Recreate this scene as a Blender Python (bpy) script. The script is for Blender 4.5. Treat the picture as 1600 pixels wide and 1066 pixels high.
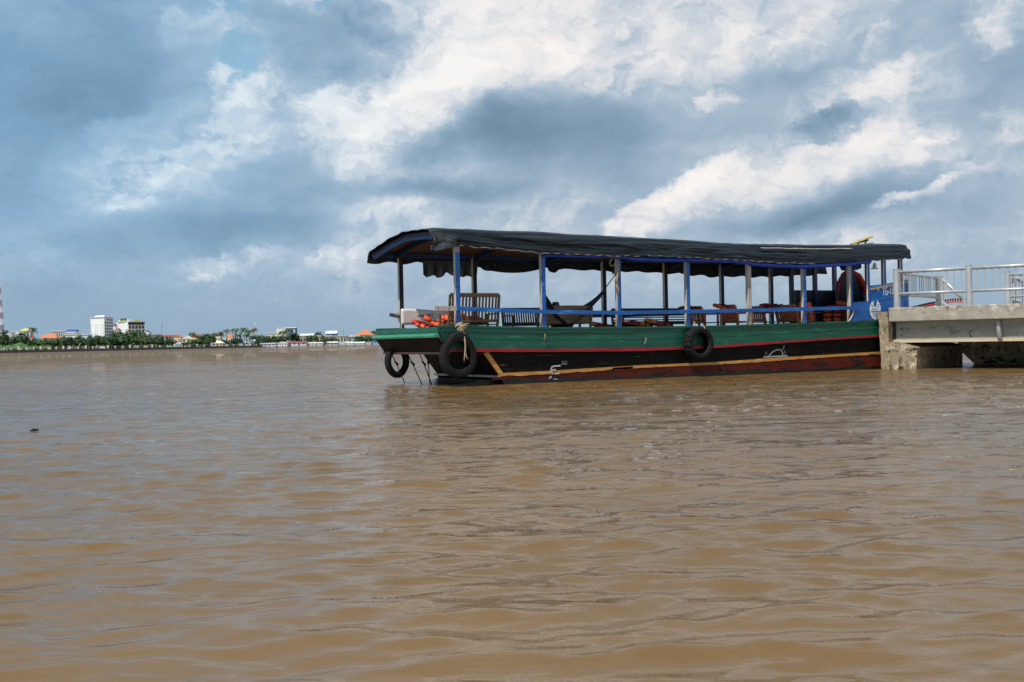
import bpy, math, random
import numpy as np
from mathutils import Vector, Matrix, noise as mnoise
random.seed(7); rng = np.random.default_rng(11)
sc = bpy.context.scene
for o in list(bpy.data.objects): bpy.data.objects.remove(o)
COL = sc.collection
R = math.radians

# ------------------------------------------------------------------ camera
CAM_H = 0.9; ROLL = R(1.12); FPX = 1600*40/36
cam = bpy.data.cameras.new('camera'); cam.lens = 40; cam.sensor_width = 36
cam.clip_start = 0.1; cam.clip_end = 20000
co = bpy.data.objects.new('camera', cam); COL.objects.link(co)
c_, s_ = math.cos(ROLL), math.sin(ROLL)
co.matrix_world = Matrix(((c_, s_, 0, 0), (0, 0, -1, 0), (-s_, c_, 0, CAM_H), (0, 0, 0, 1)))
sc.camera = co
sc.view_settings.view_transform = 'Standard'; sc.view_settings.look = 'None'
sc.view_settings.exposure = .13; sc.view_settings.gamma = 1

# ------------------------------------------------------------------ sun
SUN_EL = R(56); SUN_FROM = Vector((-0.62, -0.78, 0)).normalized()
sl = bpy.data.lights.new('sun', 'SUN'); sl.energy = 4.2; sl.angle = R(0.5); sl.color = (1, .955, .88)
so = bpy.data.objects.new('sun', sl); COL.objects.link(so)
sd = Vector((SUN_FROM.x*math.cos(SUN_EL), SUN_FROM.y*math.cos(SUN_EL), math.sin(SUN_EL)))
so.rotation_euler = sd.to_track_quat('Z', 'Y').to_euler()
so.location = sd*60

# ------------------------------------------------------------------ sky (clouds as a function of world direction)
W = bpy.data.worlds.new('World'); sc.world = W; W.cycles.sampling_method = 'MANUAL'; W.cycles.sample_map_resolution = 256; W.use_nodes = True
NT = W.node_tree; NT.nodes.clear()
class V:
    def __init__(s, k): s.k = k
    def m(s, op, *a):
        n = NT.nodes.new('ShaderNodeMath'); n.operation = op
        for i, x in enumerate((s,)+a):
            if isinstance(x, V): NT.links.new(x.k, n.inputs[i])
            else: n.inputs[i].default_value = x
        return V(n.outputs[0])
    def __add__(s, o): return s.m('ADD', o)
    __radd__ = __add__
    def __sub__(s, o): return s.m('SUBTRACT', o)
    def __rsub__(s, o): return (s*-1)+o
    def __mul__(s, o): return s.m('MULTIPLY', o)
    __rmul__ = __mul__
    def __truediv__(s, o): return s.m('DIVIDE', o)
def vec(x, y, z):
    n = NT.nodes.new('ShaderNodeCombineXYZ')
    for i, q in enumerate((x, y, z)):
        if isinstance(q, V): NT.links.new(q.k, n.inputs[i])
        else: n.inputs[i].default_value = q
    return n.outputs[0]
def nz(x, y, seed, scale, detail=5, rough=.55, color=False):
    n = NT.nodes.new('ShaderNodeTexNoise'); n.noise_dimensions = '2D'; n.inputs['Scale'].default_value = scale
    n.inputs['Detail'].default_value = detail; n.inputs['Roughness'].default_value = rough
    NT.links.new(vec(x+seed, y+seed*.7, 0), n.inputs['Vector'])
    if color:
        sp = NT.nodes.new('ShaderNodeSeparateColor'); NT.links.new(n.outputs['Color'], sp.inputs[0])
        return V(sp.outputs[0])-.5, V(sp.outputs[1])-.5
    return V(n.outputs['Fac'])-.5
def sstep(x, a, b):
    n = NT.nodes.new('ShaderNodeMapRange'); n.interpolation_type = 'SMOOTHSTEP'
    NT.links.new(x.k, n.inputs['Value']); n.inputs['From Min'].default_value = a; n.inputs['From Max'].default_value = b
    return V(n.outputs['Result'])
tc = NT.nodes.new('ShaderNodeTexCoord'); sep = NT.nodes.new('ShaderNodeSeparateXYZ')
NT.links.new(tc.outputs['Generated'], sep.inputs[0])
dx, dy, dz = (V(sep.outputs[i]) for i in range(3))
az = dx.m('ARCTAN2', dy); el = dz.m('ARCSINE')
def puffs(x, y, seed, scale, det=2, rough=.55):
    n = NT.nodes.new('ShaderNodeTexVoronoi'); n.voronoi_dimensions = '2D'; n.feature = 'F1'; n.normalize = True
    n.inputs['Scale'].default_value = scale; n.inputs['Detail'].default_value = det; n.inputs['Roughness'].default_value = rough
    NT.links.new(vec(x+seed, y, 0), n.inputs['Vector']); return V(n.outputs['Distance'])
# domain warp: broad, middle and fine
w1x, w1y = nz(az, el*1.7, 3.1, 8, 3, .5, True)
w2x, w2y = nz(az, el*1.4, 8.7, 30, 7, .62, True)
w3x, w3y = nz(az, el*1.2, 4.4, 95, 6, .62, True)
AZ = az + w1x*.034 + w2x*.036 + w3x*.012; EL = el + w1y*.020 + w2y*.028 + w3y*.010
rag = nz(az, el*1.3, 6.6, 26, 8, .64)
AZs = az + w1x*.060 + w2x*.018; ELs = el + w1y*.030 + w2y*.013
# (azimuth, elevation, radius, radius, tilt, brightness, crisp edge)
CLOUDS = [(-0.0286,0.2552,0.0899,0.0534,20,0.40,0),(-0.0577,0.2076,0.0673,0.0253,25,0.35,1),(0.0614,0.2585,0.0504,0.0337,0,0.18,0),(-0.1472,0.1833,0.0341,0.0289,-20,0.34,1),(-0.1312,0.1563,0.0221,0.0195,0,0.16,0),(-0.2257,0.1928,0.0160,0.0411,-38,0.26,1),(-0.2437,0.2221,0.0117,0.0153,20,0.22,1),(-0.2072,0.1772,0.0215,0.0143,0,0.2,1),(-0.3483,0.1240,0.0696,0.0238,5,0.15,0),(-0.3024,0.1487,0.0661,0.0322,10,0.15,0),(-0.3146,0.1796,0.0305,0.0107,5,0.1,1),(-0.1984,0.0743,0.0757,0.0088,4,0.15,1),(-0.2678,0.0621,0.0146,0.0033,0,0.25,1),(-0.1265,0.1097,0.0498,0.0112,0,0.14,0),(-0.0874,0.1233,0.0335,0.0067,8,0.16,0),(0.1309,0.1130,0.0442,0.0145,28,0.40,1),(0.1752,0.1305,0.0436,0.0166,24,0.3,1),(0.2347,0.1412,0.0798,0.0197,14,0.27,0),(0.2926,0.1484,0.0464,0.0140,10,0.26,1),(0.3484,0.1513,0.0248,0.0137,30,0.26,1),(0.3428,0.1164,0.0309,0.0064,18,0.34,1),(0.1472,0.1014,0.0330,0.0089,20,0.2,1),(0.2100,0.2456,0.0807,0.0209,12,0.26,0),(0.3244,0.2083,0.0455,0.0181,8,0.26,0),(0.3035,0.1817,0.0307,0.0215,0,0.16,0),(0.4133,0.2438,0.0212,0.0206,30,0.36,1),(0.1793,0.1987,0.0109,0.0089,0,0.26,1),(0.3159,0.2410,0.0112,0.0086,40,0.2,1),(0.1169,0.2458,0.0499,0.0145,30,0.12,0),(0.4211,0.1616,0.0141,0.0205,50,0.16,1),(0.0410,0.2220,0.0337,0.0393,20,0.14,0),(0.1452,0.2756,0.0661,0.0167,0,0.08,0),(0.3666,0.0680,0.0784,0.0210,0,0.06,0),(-0.3764,0.0662,0.0195,0.0115,0,0.08,1),(-0.2268,0.2680,0.0427,0.0164,0,0.14,0),(-0.2873,0.2626,0.0135,0.0162,0,0.12,1),
 (0.0205,0.1801,0.0920,0.0280,2,-0.36,0),(-0.0185,0.2018,0.0619,0.0225,18,-0.16,0),(0.0716,0.2104,0.0572,0.0281,0,-0.10,0),(-0.0808,0.1726,0.0335,0.0196,0,-0.18,1),(0.2723,0.1761,0.0324,0.0141,8,-0.26,1),(0.2830,0.1884,0.0124,0.0130,0,-0.14,1),(-0.1512,0.2548,0.0660,0.0278,-8,-0.17,1),(-0.1122,0.2710,0.0333,0.0145,-30,-0.16,1),(-0.1296,0.2341,0.0498,0.0167,10,-0.14,0),(-0.3911,0.1838,0.0913,0.0780,0,-0.13,0),(-0.3315,0.2173,0.0805,0.0479,0,-0.08,0),(-0.3921,0.1330,0.0384,0.0260,0,-0.12,0),(-0.0591,0.1357,0.0785,0.0090,2,-0.28,0),(-0.1922,0.1153,0.0596,0.0221,0,-0.1,0),(-0.2302,0.0989,0.0800,0.0164,0,-0.1,0),(0.2125,0.0962,0.1075,0.0110,6,-0.20,0),(0.2762,0.1042,0.0729,0.0108,14,-0.22,0),(0.3024,0.1240,0.0308,0.0075,14,-0.12,0),(0.4077,0.1978,0.0521,0.0361,0,-0.14,0),(0.3770,0.0987,0.0584,0.0262,0,-0.14,0),(0.3554,0.2579,0.0791,0.0211,0,-0.1,0),(0.2201,0.2137,0.0750,0.0088,10,-0.12,0),(0.1098,0.1685,0.0333,0.0335,0,-0.12,0),(0.1870,0.1785,0.0489,0.0166,0,-0.08,0),(0.2257,0.2238,0.0321,0.0066,0,-0.08,0),(0.0504,0.2693,0.0224,0.0337,0,-0.08,0),(0.0360,0.1129,0.0674,0.0169,0,-0.04,0)]
def blob(a, e, ra, re, rot, crisp, amt):
    X, Y = (AZ, EL) if crisp else (AZs, ELs)
    p, q = X-a, Y-e; c, s = math.cos(R(rot)), math.sin(R(rot))
    u = (p*c + q*s)*(1/ra); v = (q*c - p*s)*(1/re)
    r2 = u*u + v*v
    if crisp:
        g = sstep(r2 + rag*2.6, 2.2, .05)
        if amt > 0: g = g*(sstep(v-u*.5, -1.5, .7)*.75+.25)     # sunlit upper left edge, fading into the cloud behind
        return g
    return (r2*-.9).m('EXPONENT')
B = None
for a, e, ra, re, rot, amt, crisp in CLOUDS:
    g = blob(a, e, ra, re, rot, crisp, amt)*amt
    B = g if B is None else B + g
f1 = nz(AZs, ELs*1.8, 1.3, 8, 6, .48)
f2 = nz(AZ, EL*1.6, 5.5, 36, 7, .58)
f2b = nz(AZ+.006, EL*1.6-.010, 5.5, 36, 7, .58)      # the same field a step towards the sun: billows get a lit and a shaded side
pa = puffs(AZ, EL*1.25, 2.2, 26); pb = puffs(AZ+.005, EL*1.25-.008, 2.2, 26)
billow = (f2-f2b)*.55 + (pb-pa)*.55
base = .605 + sstep(az, -.40, -.02)*.075
Bt = B*.88 + base + f1*.34 + f2*.04
Bt = Bt + billow*(sstep(Bt, .56, .80)*.9+.10)*.70
f4 = nz(AZ, EL*1.5, 9.4, 17, 5, .52)                     # broad shaded hollows inside the bright banks
Bt = Bt + f4*sstep(Bt, .55, .85)*.55
over = (Bt-.74).m('MAXIMUM', 0); Bt = Bt - over*.42
hz = sstep(el, .085, .012)                              # towards the horizon the cloud deck thins to an even pale grey
Bt = Bt + (.545-Bt)*hz*.85
# generic broken cloud for the rest of the dome
far_n = nz(az*.8, el*1.6, 12.0, 5, 7, .6)*1.1 + .62
out = sstep(el, .30, .42)
Bt = Bt + (far_n-Bt)*out
ramp = NT.nodes.new('ShaderNodeValToRGB'); NT.links.new(Bt.k, ramp.inputs[0])
cr = ramp.color_ramp
STOPS = [(0.0,(.090,.145,.205)),(.20,(.120,.185,.262)),(.36,(.165,.255,.350)),(.50,(.240,.345,.455)),(.62,(.350,.450,.555)),(.74,(.520,.575,.640)),(.86,(.730,.725,.735)),(1.0,(.87,.835,.81))]
cr.elements[0].position, cr.elements[0].color = 0, (*STOPS[0][1], 1)
cr.elements[1].position, cr.elements[1].color = 1, (*STOPS[-1][1], 1)
for p, c in STOPS[1:-1]:
    e_ = cr.elements.new(p); e_.color = (*c, 1)
sky = NT.nodes.new('ShaderNodeTexSky'); sky.sky_type = 'NISHITA'; sky.sun_disc = False
sky.sun_elevation = SUN_EL; sky.sun_rotation = math.atan2(SUN_FROM.x, SUN_FROM.y)
sky.dust_density = 1.0; sky.ozone_density = 2.0
hole = None
for a, e, ra, re in [(-0.2301,0.2397,0.0191,0.0270),(-0.2450,0.2855,0.0253,0.0067),(-0.1505,0.2899,0.0090,0.0034)]:
    p, q = (AZ-a)*(1/ra), (EL-e)*(1/re)
    g = sstep(p*p+q*q, 1.9, .1)
    hole = g if hole is None else hole + g
hole = hole.m('MINIMUM', 1)*.72
hole = (hole - sstep(Bt, .66, .85)*.9).m('MAXIMUM', 0)
STR = .1
scl = NT.nodes.new('ShaderNodeVectorMath'); scl.operation = 'SCALE'; scl.inputs['Scale'].default_value = 1/STR
tl = sstep(az, .05, -.40)     # the left of the sky is bluer
tint = NT.nodes.new('ShaderNodeVectorMath'); tint.operation = 'MULTIPLY'
NT.links.new(ramp.outputs['Color'], tint.inputs[0]); tl = tl*(sstep(el, .02, .12)*.75+.25); NT.links.new(vec(tl*-.20+1, tl*-.01+1, tl*.10+1), tint.inputs[1])
NT.links.new(tint.outputs[0], scl.inputs[0])
mx = NT.nodes.new('ShaderNodeMix'); mx.data_type = 'RGBA'
NT.links.new(hole.k, mx.inputs['Factor']); NT.links.new(scl.outputs[0], mx.inputs['A']); sk2 = NT.nodes.new('ShaderNodeVectorMath'); sk2.operation = 'MULTIPLY'; sk2.inputs[1].default_value = (1.15, 1.42, 1.30)
NT.links.new(sky.outputs[0], sk2.inputs[0]); NT.links.new(sk2.outputs[0], mx.inputs['B'])
bg = NT.nodes.new('ShaderNodeBackground'); bg.inputs['Strength'].default_value = STR
NT.links.new(mx.outputs['Result'], bg.inputs['Color'])
wo = NT.nodes.new('ShaderNodeOutputWorld'); NT.links.new(bg.outputs[0], wo.inputs['Surface'])

# ------------------------------------------------------------------ helpers
def at(px, py, Y):
    """world point seen at photo position (px, py) at distance Y"""
    a = (px-800)*c_-(py-533)*s_; b = (px-800)*s_+(py-533)*c_
    return Vector((a/FPX*Y, Y, CAM_H-b/FPX*Y))
def pm(name, base, col2=None, scale=3, stretch=(1, 1, 1), rough=.6, bump=.15, wear=None, wscale=8, wstretch=None, wthr=.62, wsoft=.04, metallic=0, bscale=None, spec=.5, detail=6):
    m = bpy.data.materials.new(name); m.use_nodes = True
    t = m.node_tree; N = t.nodes; b = N['Principled BSDF']
    b.inputs['Roughness'].default_value = rough; b.inputs['Metallic'].default_value = metallic
    b.inputs['Specular IOR Level'].default_value = spec
    tcn = N.new('ShaderNodeTexCoord')
    def mapped(st):
        mp = N.new('ShaderNodeMapping'); mp.inputs['Scale'].default_value = st
        t.links.new(tcn.outputs['Object'], mp.inputs[0]); return mp.outputs[0]
    n = N.new('ShaderNodeTexNoise'); n.inputs['Scale'].default_value = scale; n.inputs['Detail'].default_value = detail; n.inputs['Roughness'].default_value = .65
    v1 = mapped(stretch); t.links.new(v1, n.inputs['Vector'])
    if col2 is None: col2 = tuple(x*.6 for x in base)
    mr = N.new('ShaderNodeMapRange'); mr.inputs['From Min'].default_value = .3; mr.inputs['From Max'].default_value = .7
    t.links.new(n.outputs['Fac'], mr.inputs['Value'])
    mix = N.new('ShaderNodeMix'); mix.data_type = 'RGBA'
    mix.inputs['A'].default_value = (*base, 1); mix.inputs['B'].default_value = (*col2, 1)
    t.links.new(mr.outputs['Result'], mix.inputs['Factor'])
    cur = mix.outputs['Result']
    for wr in ([] if not wear else (wear if isinstance(wear, list) else [(wear, wscale, wstretch or stretch, wthr, wsoft)])):
        wc, ws, wst, th, sf = wr
        n2 = N.new('ShaderNodeTexNoise'); n2.inputs['Scale'].default_value = ws; n2.inputs['Detail'].default_value = 6; n2.inputs['Roughness'].default_value = .7
        t.links.new(mapped(wst), n2.inputs['Vector'])
        m2 = N.new('ShaderNodeMapRange'); m2.inputs['From Min'].default_value = th; m2.inputs['From Max'].default_value = th+sf
        t.links.new(n2.outputs['Fac'], m2.inputs['Value'])
        x2 = N.new('ShaderNodeMix'); x2.data_type = 'RGBA'; x2.inputs['B'].default_value = (*wc, 1)
        t.links.new(m2.outputs['Result'], x2.inputs['Factor']); t.links.new(cur, x2.inputs['A']); cur = x2.outputs['Result']
    t.links.new(cur, b.inputs['Base Color'])
    if bump:
        bn = N.new('ShaderNodeBump'); bn.inputs['Strength'].default_value = bump; bn.inputs['Distance'].default_value = .02
        if bscale:
            n3 = N.new('ShaderNodeTexNoise'); n3.inputs['Scale'].default_value = bscale; n3.inputs['Detail'].default_value = 5
            t.links.new(v1, n3.inputs['Vector']); t.links.new(n3.outputs['Fac'], bn.inputs['Height'])
        else: t.links.new(n.outputs['Fac'], bn.inputs['Height'])
        t.links.new(bn.outputs[0], b.inputs['Normal'])
    return m
class MB:
    def __init__(s): s.v = []; s.f = []; s.mi = []
    def add(s, vs, fs, mi=0):
        k = len(s.v); s.v += [tuple(p) for p in vs]; s.f += [tuple(i+k for i in f) for f in fs]; s.mi += [mi]*len(fs); return s
    def box(s, c, d, rz=0, mi=0, faces=None):
        x, y, z = (q/2 for q in d); c = Vector(c); M = Matrix.Rotation(rz, 3, 'Z')
        vs = [c+M@Vector((sx*x, sy*y, sz*z)) for sz in (-1, 1) for sx, sy in ((-1, -1), (1, -1), (1, 1), (-1, 1))]
        fs = [(3, 2, 1, 0), (4, 5, 6, 7), (0, 1, 5, 4), (1, 2, 6, 5), (2, 3, 7, 6), (3, 0, 4, 7)]
        k = len(s.mi); s.add(vs, fs, mi)
        if faces:
            for i, m_ in faces.items(): s.mi[k+i] = m_
        return s
    def bb(s, a, b, mi=0):     # box between two corners
        return s.box([(p+q)/2 for p, q in zip(a, b)], [abs(q-p) for p, q in zip(a, b)], 0, mi)
    def beam(s, p, q, w, h, up=(0, 0, 1), mi=0, w2=None, h2=None):
        p, q = Vector(p), Vector(q); d = (q-p).normalized(); u = Vector(up)
        if abs(d.dot(u)) > .98: u = Vector((1, 0, 0))
        r = d.cross(u).normalized(); u = r.cross(d)
        w2 = w2 or w; h2 = h2 or h
        vs = [e+r*(a*ww/2)+u*(b*hh/2) for e, ww, hh in ((p, w, h), (q, w2, h2)) for a, b in ((-1, -1), (1, -1), (1, 1), (-1, 1))]
        return s.add(vs, [(0, 1, 2, 3), (7, 6, 5, 4), (4, 5, 1, 0), (5, 6, 2, 1), (6, 7, 3, 2), (7, 4, 0, 3)], mi)
    def tube(s, pts, r, n=8, mi=0, cap=True):
        pts = [Vector(p) for p in pts]; rs = r if isinstance(r, (list, tuple)) else [r]*len(pts)
        k = len(s.v); prev = None
        for i, p in enumerate(pts):
            d = (pts[min(i+1, len(pts)-1)]-pts[max(i-1, 0)]).normalized()
            if prev is None: a = d.orthogonal().normalized()
            else: a = (prev-d*prev.dot(d)).normalized()
            prev = a; b = d.cross(a)
            s.v += [tuple(p+(a*math.cos(t)+b*math.sin(t))*rs[i]) for t in (2*math.pi*j/n for j in range(n))]
        for i in range(len(pts)-1):
            for j in range(n):
                a0, a1 = k+i*n+j, k+i*n+(j+1) % n
                s.f.append((a0, a1, a1+n, a0+n)); s.mi.append(mi)
        if cap:
            s.f.append(tuple(k+j for j in reversed(range(n)))); s.f.append(tuple(k+(len(pts)-1)*n+j for j in range(n))); s.mi += [mi, mi]
        return s
    def prism(s, poly, fn, mi=0):   # poly of 2D points; fn(p, side) -> 3D, side 0/1
        n = len(poly); k = len(s.v)
        s.v += [tuple(fn(p, 0)) for p in poly]+[tuple(fn(p, 1)) for p in poly]
        s.f.append(tuple(k+i for i in range(n))); s.f.append(tuple(k+n+i for i in reversed(range(n))))
        for i in range(n): s.f.append((k+i, k+n+i, k+n+(i+1) % n, k+(i+1) % n))
        s.mi += [mi]*(n+2); return s
    def grid(s, fn, nu, nv, mi=0, close=False):
        k = len(s.v)
        for i in range(nu+1):
            for j in range(nv+1): s.v.append(tuple(fn(i/nu, j/nv)))
        for i in range(nu):
            for j in range(nv):
                a = k+i*(nv+1)+j; s.f.append((a, a+nv+1, a+nv+2, a+1)); s.mi.append(mi)
        return s
    def build(s, name, mats, parent=None, smooth=False, bevel=0):
        me = bpy.data.meshes.new(name); me.from_pydata(s.v, [], s.f)
        for m in (mats if isinstance(mats, (list, tuple)) else [mats]): me.materials.append(m)
        me.polygons.foreach_set('material_index', s.mi)
        if smooth: me.polygons.foreach_set('use_smooth', [True]*len(s.f))
        me.update()
        o = bpy.data.objects.new(name, me); COL.objects.link(o)
        if parent: o.parent = parent
        if bevel:
            b = o.modifiers.new('bevel', 'BEVEL'); b.width = bevel; b.segments = 2; b.limit_method = 'ANGLE'
        return o
def tag(o, label=None, cat=None, group=None, kind=None):
    if label: o['label'] = label
    if cat: o['category'] = cat
    if group: o['group'] = group
    if kind: o['kind'] = kind
    return o
def thing(name, label, cat, loc=(0, 0, 0), rz=0, group=None):
    o = bpy.data.objects.new(name, None); COL.objects.link(o); o.empty_display_size = .2
    o.location = loc; o.rotation_euler = (0, 0, rz); return tag(o, label, cat, group)
def copy_thing(o, loc, rz, label, scale=None, group=None):
    r = o.copy(); COL.objects.link(r); r.location = loc; r.rotation_euler = (0, 0, rz) if not isinstance(rz, tuple) else rz
    r['label'] = label
    if group: r['group'] = group
    if scale: r.scale = scale if isinstance(scale, tuple) else (scale,)*3
    for ch in o.children:
        c = ch.copy(); COL.objects.link(c); c.parent = r
        for g in ch.children:
            d = g.copy(); COL.objects.link(d); d.parent = c
    return r
def text_mb(txt, size, ex=.002, bold=.014):
    cu = bpy.data.curves.new('lettering', 'FONT'); cu.body = txt; cu.size = size; cu.extrude = ex; cu.offset = size*bold
    o = bpy.data.objects.new('lettering', cu); COL.objects.link(o)
    bpy.context.view_layer.update()
    me = o.evaluated_get(bpy.context.evaluated_depsgraph_get()).to_mesh()
    vs = [tuple(v.co) for v in me.vertices]; fs = [tuple(p.vertices) for p in me.polygons]
    bpy.data.objects.remove(o); bpy.data.curves.remove(cu)
    return vs, fs
def lin(tab):
    xs = [p[0] for p in tab]; ys = [p[1] for p in tab]
    return lambda u: float(np.interp(u, xs, ys))
def N3(x, y, z=0): return mnoise.noise(Vector((x, y, z)))

# ------------------------------------------------------------------ river
def water():
    def axis(lo, step, fr, hi):
        out = [lo]; x = lo
        while x < hi:
            x += max(step, fr*abs(x)); out.append(x)
        return out
    pos = axis(0, .026, .0064, 60)
    while pos[-1] < 4500: pos.append(pos[-1]*1.12)
    xs = np.array([-p for p in reversed(pos[1:])]+pos)
    ys = [1.6]; g = .022
    while ys[-1] < 120: ys.append(ys[-1]+max(g, .0042*ys[-1]))
    while ys[-1] < 6000: ys.append(ys[-1]*1.10)
    back = [1.3, .7, -.3, -2, -6, -20, -80, -400, -2000]
    ys = np.array(list(reversed(back))+ys)
    X, Y = np.meshgrid(xs, ys)
    dX = np.gradient(xs)[None, :]*np.ones_like(Y); dY = np.gradient(ys)[:, None]*np.ones_like(X)
    sp = np.maximum(dX, dY)
    Z = np.zeros_like(X); HX = np.zeros_like(X); HY = np.zeros_like(X)
    m = (np.abs(X) < 200) & (Y > -3) & (Y < 200)
    x, y, spm = X[m], Y[m], sp[m]
    # patches of livelier and calmer water
    lam_list = np.exp(rng.uniform(np.log(.055), np.log(.85), 210))
    env = .75+.35*np.sin(x*.31+y*.13+1)*np.sin(y*.23-x*.09)+.2*np.sin(x*1.1-y*.6)*np.sin(y*.9+x*.4)
    z = np.zeros_like(x); hx = np.zeros_like(x); hy = np.zeros_like(x)
    for lam in lam_list:
        th = rng.normal(-1.42, .55 if lam < .35 else .45); k = 2*np.pi/lam
        slope = .0132
        if lam > .5: slope = .0100
        if lam < .11: slope = .0065
        a = slope/k*(1 if lam > .45 else env*1.25)
        att = np.clip((lam/spm-2.0)/2.0, 0, 1)
        kx, ky = np.cos(th)*k, np.sin(th)*k; ph = kx*x+ky*y+rng.uniform(0, 6.28)
        z += a*att*np.sin(ph); c = a*att*np.cos(ph)*.9
        hx += np.cos(th)*c; hy += np.sin(th)*c
    Z[m] = z; HX[m] = hx; HY[m] = hy
    nv, nu = X.shape
    co_ = np.stack([X+HX, Y+HY, Z], -1).reshape(-1, 3).astype(np.float32)
    idx = np.arange(nv*nu).reshape(nv, nu)
    q = np.stack([idx[:-1, :-1], idx[:-1, 1:], idx[1:, 1:], idx[1:, :-1]], -1).reshape(-1, 4)
    me = bpy.data.meshes.new('river_water')
    me.vertices.add(len(co_)); me.vertices.foreach_set('co', co_.ravel())
    me.loops.add(q.size); me.loops.foreach_set('vertex_index', q.ravel().astype(np.int32))
    me.polygons.add(len(q)); me.polygons.foreach_set('loop_start', np.arange(0, q.size, 4, dtype=np.int32))
    me.polygons.foreach_set('loop_total', np.full(len(q), 4, dtype=np.int32))
    me.polygons.foreach_set('use_smooth', np.ones(len(q), dtype=bool))
    me.update(calc_edges=True)
    mt = bpy.data.materials.new('muddy_water'); mt.use_nodes = True
    t = mt.node_tree; N = t.nodes; b = N['Principled BSDF']
    N.remove(b)
    tcn = N.new('ShaderNodeTexCoord')
    def noise(st, sc_, det, ro=.55):
        mp = N.new('ShaderNodeMapping'); mp.inputs['Scale'].default_value = st; mp.inputs['Rotation'].default_value = (0, 0, R(12))
        t.links.new(tcn.outputs['Object'], mp.inputs[0])
        n = N.new('ShaderNodeTexNoise'); n.inputs['Scale'].default_value = sc_; n.inputs['Detail'].default_value = det; n.inputs['Roughness'].default_value = ro
        t.links.new(mp.outputs[0], n.inputs['Vector']); return n.outputs['Fac']
    silt = noise((.35, 1, 1), .16, 5, .6)
    mr = N.new('ShaderNodeMapRange'); mr.inputs['From Min'].default_value = .3; mr.inputs['From Max'].default_value = .7
    t.links.new(silt, mr.inputs['Value'])
    mix = N.new('ShaderNodeMix'); mix.data_type = 'RGBA'
    mix.inputs['A'].default_value = (.190, .110, .042, 1); mix.inputs['B'].default_value = (.110, .067, .027, 1)
    t.links.new(mr.outputs['Result'], mix.inputs['Factor']); 
    df = N.new('ShaderNodeBsdfDiffuse'); gl = N.new('ShaderNodeBsdfGlossy'); gl.inputs['Roughness'].default_value = .012; fr = N.new('ShaderNodeFresnel'); fr.inputs['IOR'].default_value = 1.333
    up = N.new('ShaderNodeCombineXYZ'); up.inputs[2].default_value = 1
    t.links.new(up.outputs[0], df.inputs['Normal']); t.links.new(mix.outputs['Result'], df.inputs['Color'])
    ms = N.new('ShaderNodeMixShader'); t.links.new(fr.outputs[0], ms.inputs[0]); t.links.new(df.outputs[0], ms.inputs[1]); t.links.new(gl.outputs[0], ms.inputs[2])
    t.links.new(ms.outputs[0], N['Material Output'].inputs['Surface'])
    # ripples finer than the mesh; the mesh is coarser with distance, so the bump takes over there
    sp_ = N.new('ShaderNodeSeparateXYZ'); t.links.new(tcn.outputs['Object'], sp_.inputs[0])
    def by_y(lo, hi, a, b_):
        r_ = N.new('ShaderNodeMapRange'); r_.inputs['From Min'].default_value = lo; r_.inputs['From Max'].default_value = hi
        r_.inputs['To Min'].default_value = a; r_.inputs['To Max'].default_value = b_; t.links.new(sp_.outputs['Y'], r_.inputs['Value']); return r_.outputs['Result']
    b1 = N.new('ShaderNodeBump'); b1.inputs['Distance'].default_value = .075; t.links.new(by_y(3, 30, .17, 1), b1.inputs['Strength'])
    t.links.new(noise((.38, 1, 1), 3.4, 6, .6), b1.inputs['Height'])
    b2 = N.new('ShaderNodeBump'); b2.inputs['Distance'].default_value = .8; t.links.new(by_y(10, 70, .12, 1), b2.inputs['Strength'])
    t.links.new(noise((.35, 1, 1), .75, 4, .5), b2.inputs['Height']); t.links.new(b1.outputs[0], b2.inputs['Normal'])
    t.links.new(b2.outputs[0], gl.inputs['Normal']); t.links.new(b2.outputs[0], fr.inputs['Normal'])
    me.materials.append(mt)
    o = bpy.data.objects.new('river_water', me); COL.objects.link(o); o['kind'] = 'structure'
water()

# ------------------------------------------------------------------ materials
M = {}
M['green'] = pm('green_paint', (.003, .108, .063), (.0025, .064, .037), 2.2, (.25, 1, 1.6), .42, .25,
    wear=[((.015, .165, .10), 4, (.4, 1, 2.2), .55, .10), ((.004, .040, .024), 3, (.16, 1, 4), .58, .08), ((.003, .02, .012), 7, (1.6, 1, .35), .63, .06), ((.34, .24, .16), 9, (.4, 1, 1.6), .675, .02)])
M['sunlit_green'] = pm('sunlit_green_paint', (.05, .27, .16), (.02, .15, .085), 5, (1, .5, 1), .45, .2, wear=((.2, .17, .12)), wscale=9, wthr=.70)  # sloping trim's green lightened, the light it catches put into the colour
M['blue'] = pm('blue_paint', (.007, .120, .42), (.004, .075, .29), 2.5, (.4, 1, 1), .38, .15, wear=[((.03, .27, .62), 5, (.4, 1, 2.4), .58, .07), ((.004, .03, .12), 4, (.16, 1, 4), .58, .06), ((.45, .42, .38), 9, (.8, 1, 1), .70, .015)])
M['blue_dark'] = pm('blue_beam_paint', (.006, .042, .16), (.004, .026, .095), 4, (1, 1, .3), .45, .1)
M['shaded_blue'] = pm('shaded_blue_paint', (.005, .022, .070), (.004, .014, .04), 4, (1, 1, .3), .6, .1, spec=.2)  # roof beam blue darkened, shade put into the colour
M['red'] = pm('red_paint', (.36, .006, .018), (.20, .006, .014), 4, (.3, 1, 1), .45, .15, wear=[((.03, .008, .008), 6, (.4, 1, 2), .60, .04), ((.5, .32, .26), 8, (.3, 1, 1.5), .665, .03)])
M['yellow'] = pm('ochre_paint', (.52, .255, .06), (.42, .17, .03), 4, (.4, 1, 2), .5, .15, wear=[((.02, .014, .01), 6, (.4, 1, 2), .62, .03), ((.62, .40, .16), 5, (.4, 1, 2), .56, .08)])
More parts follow.
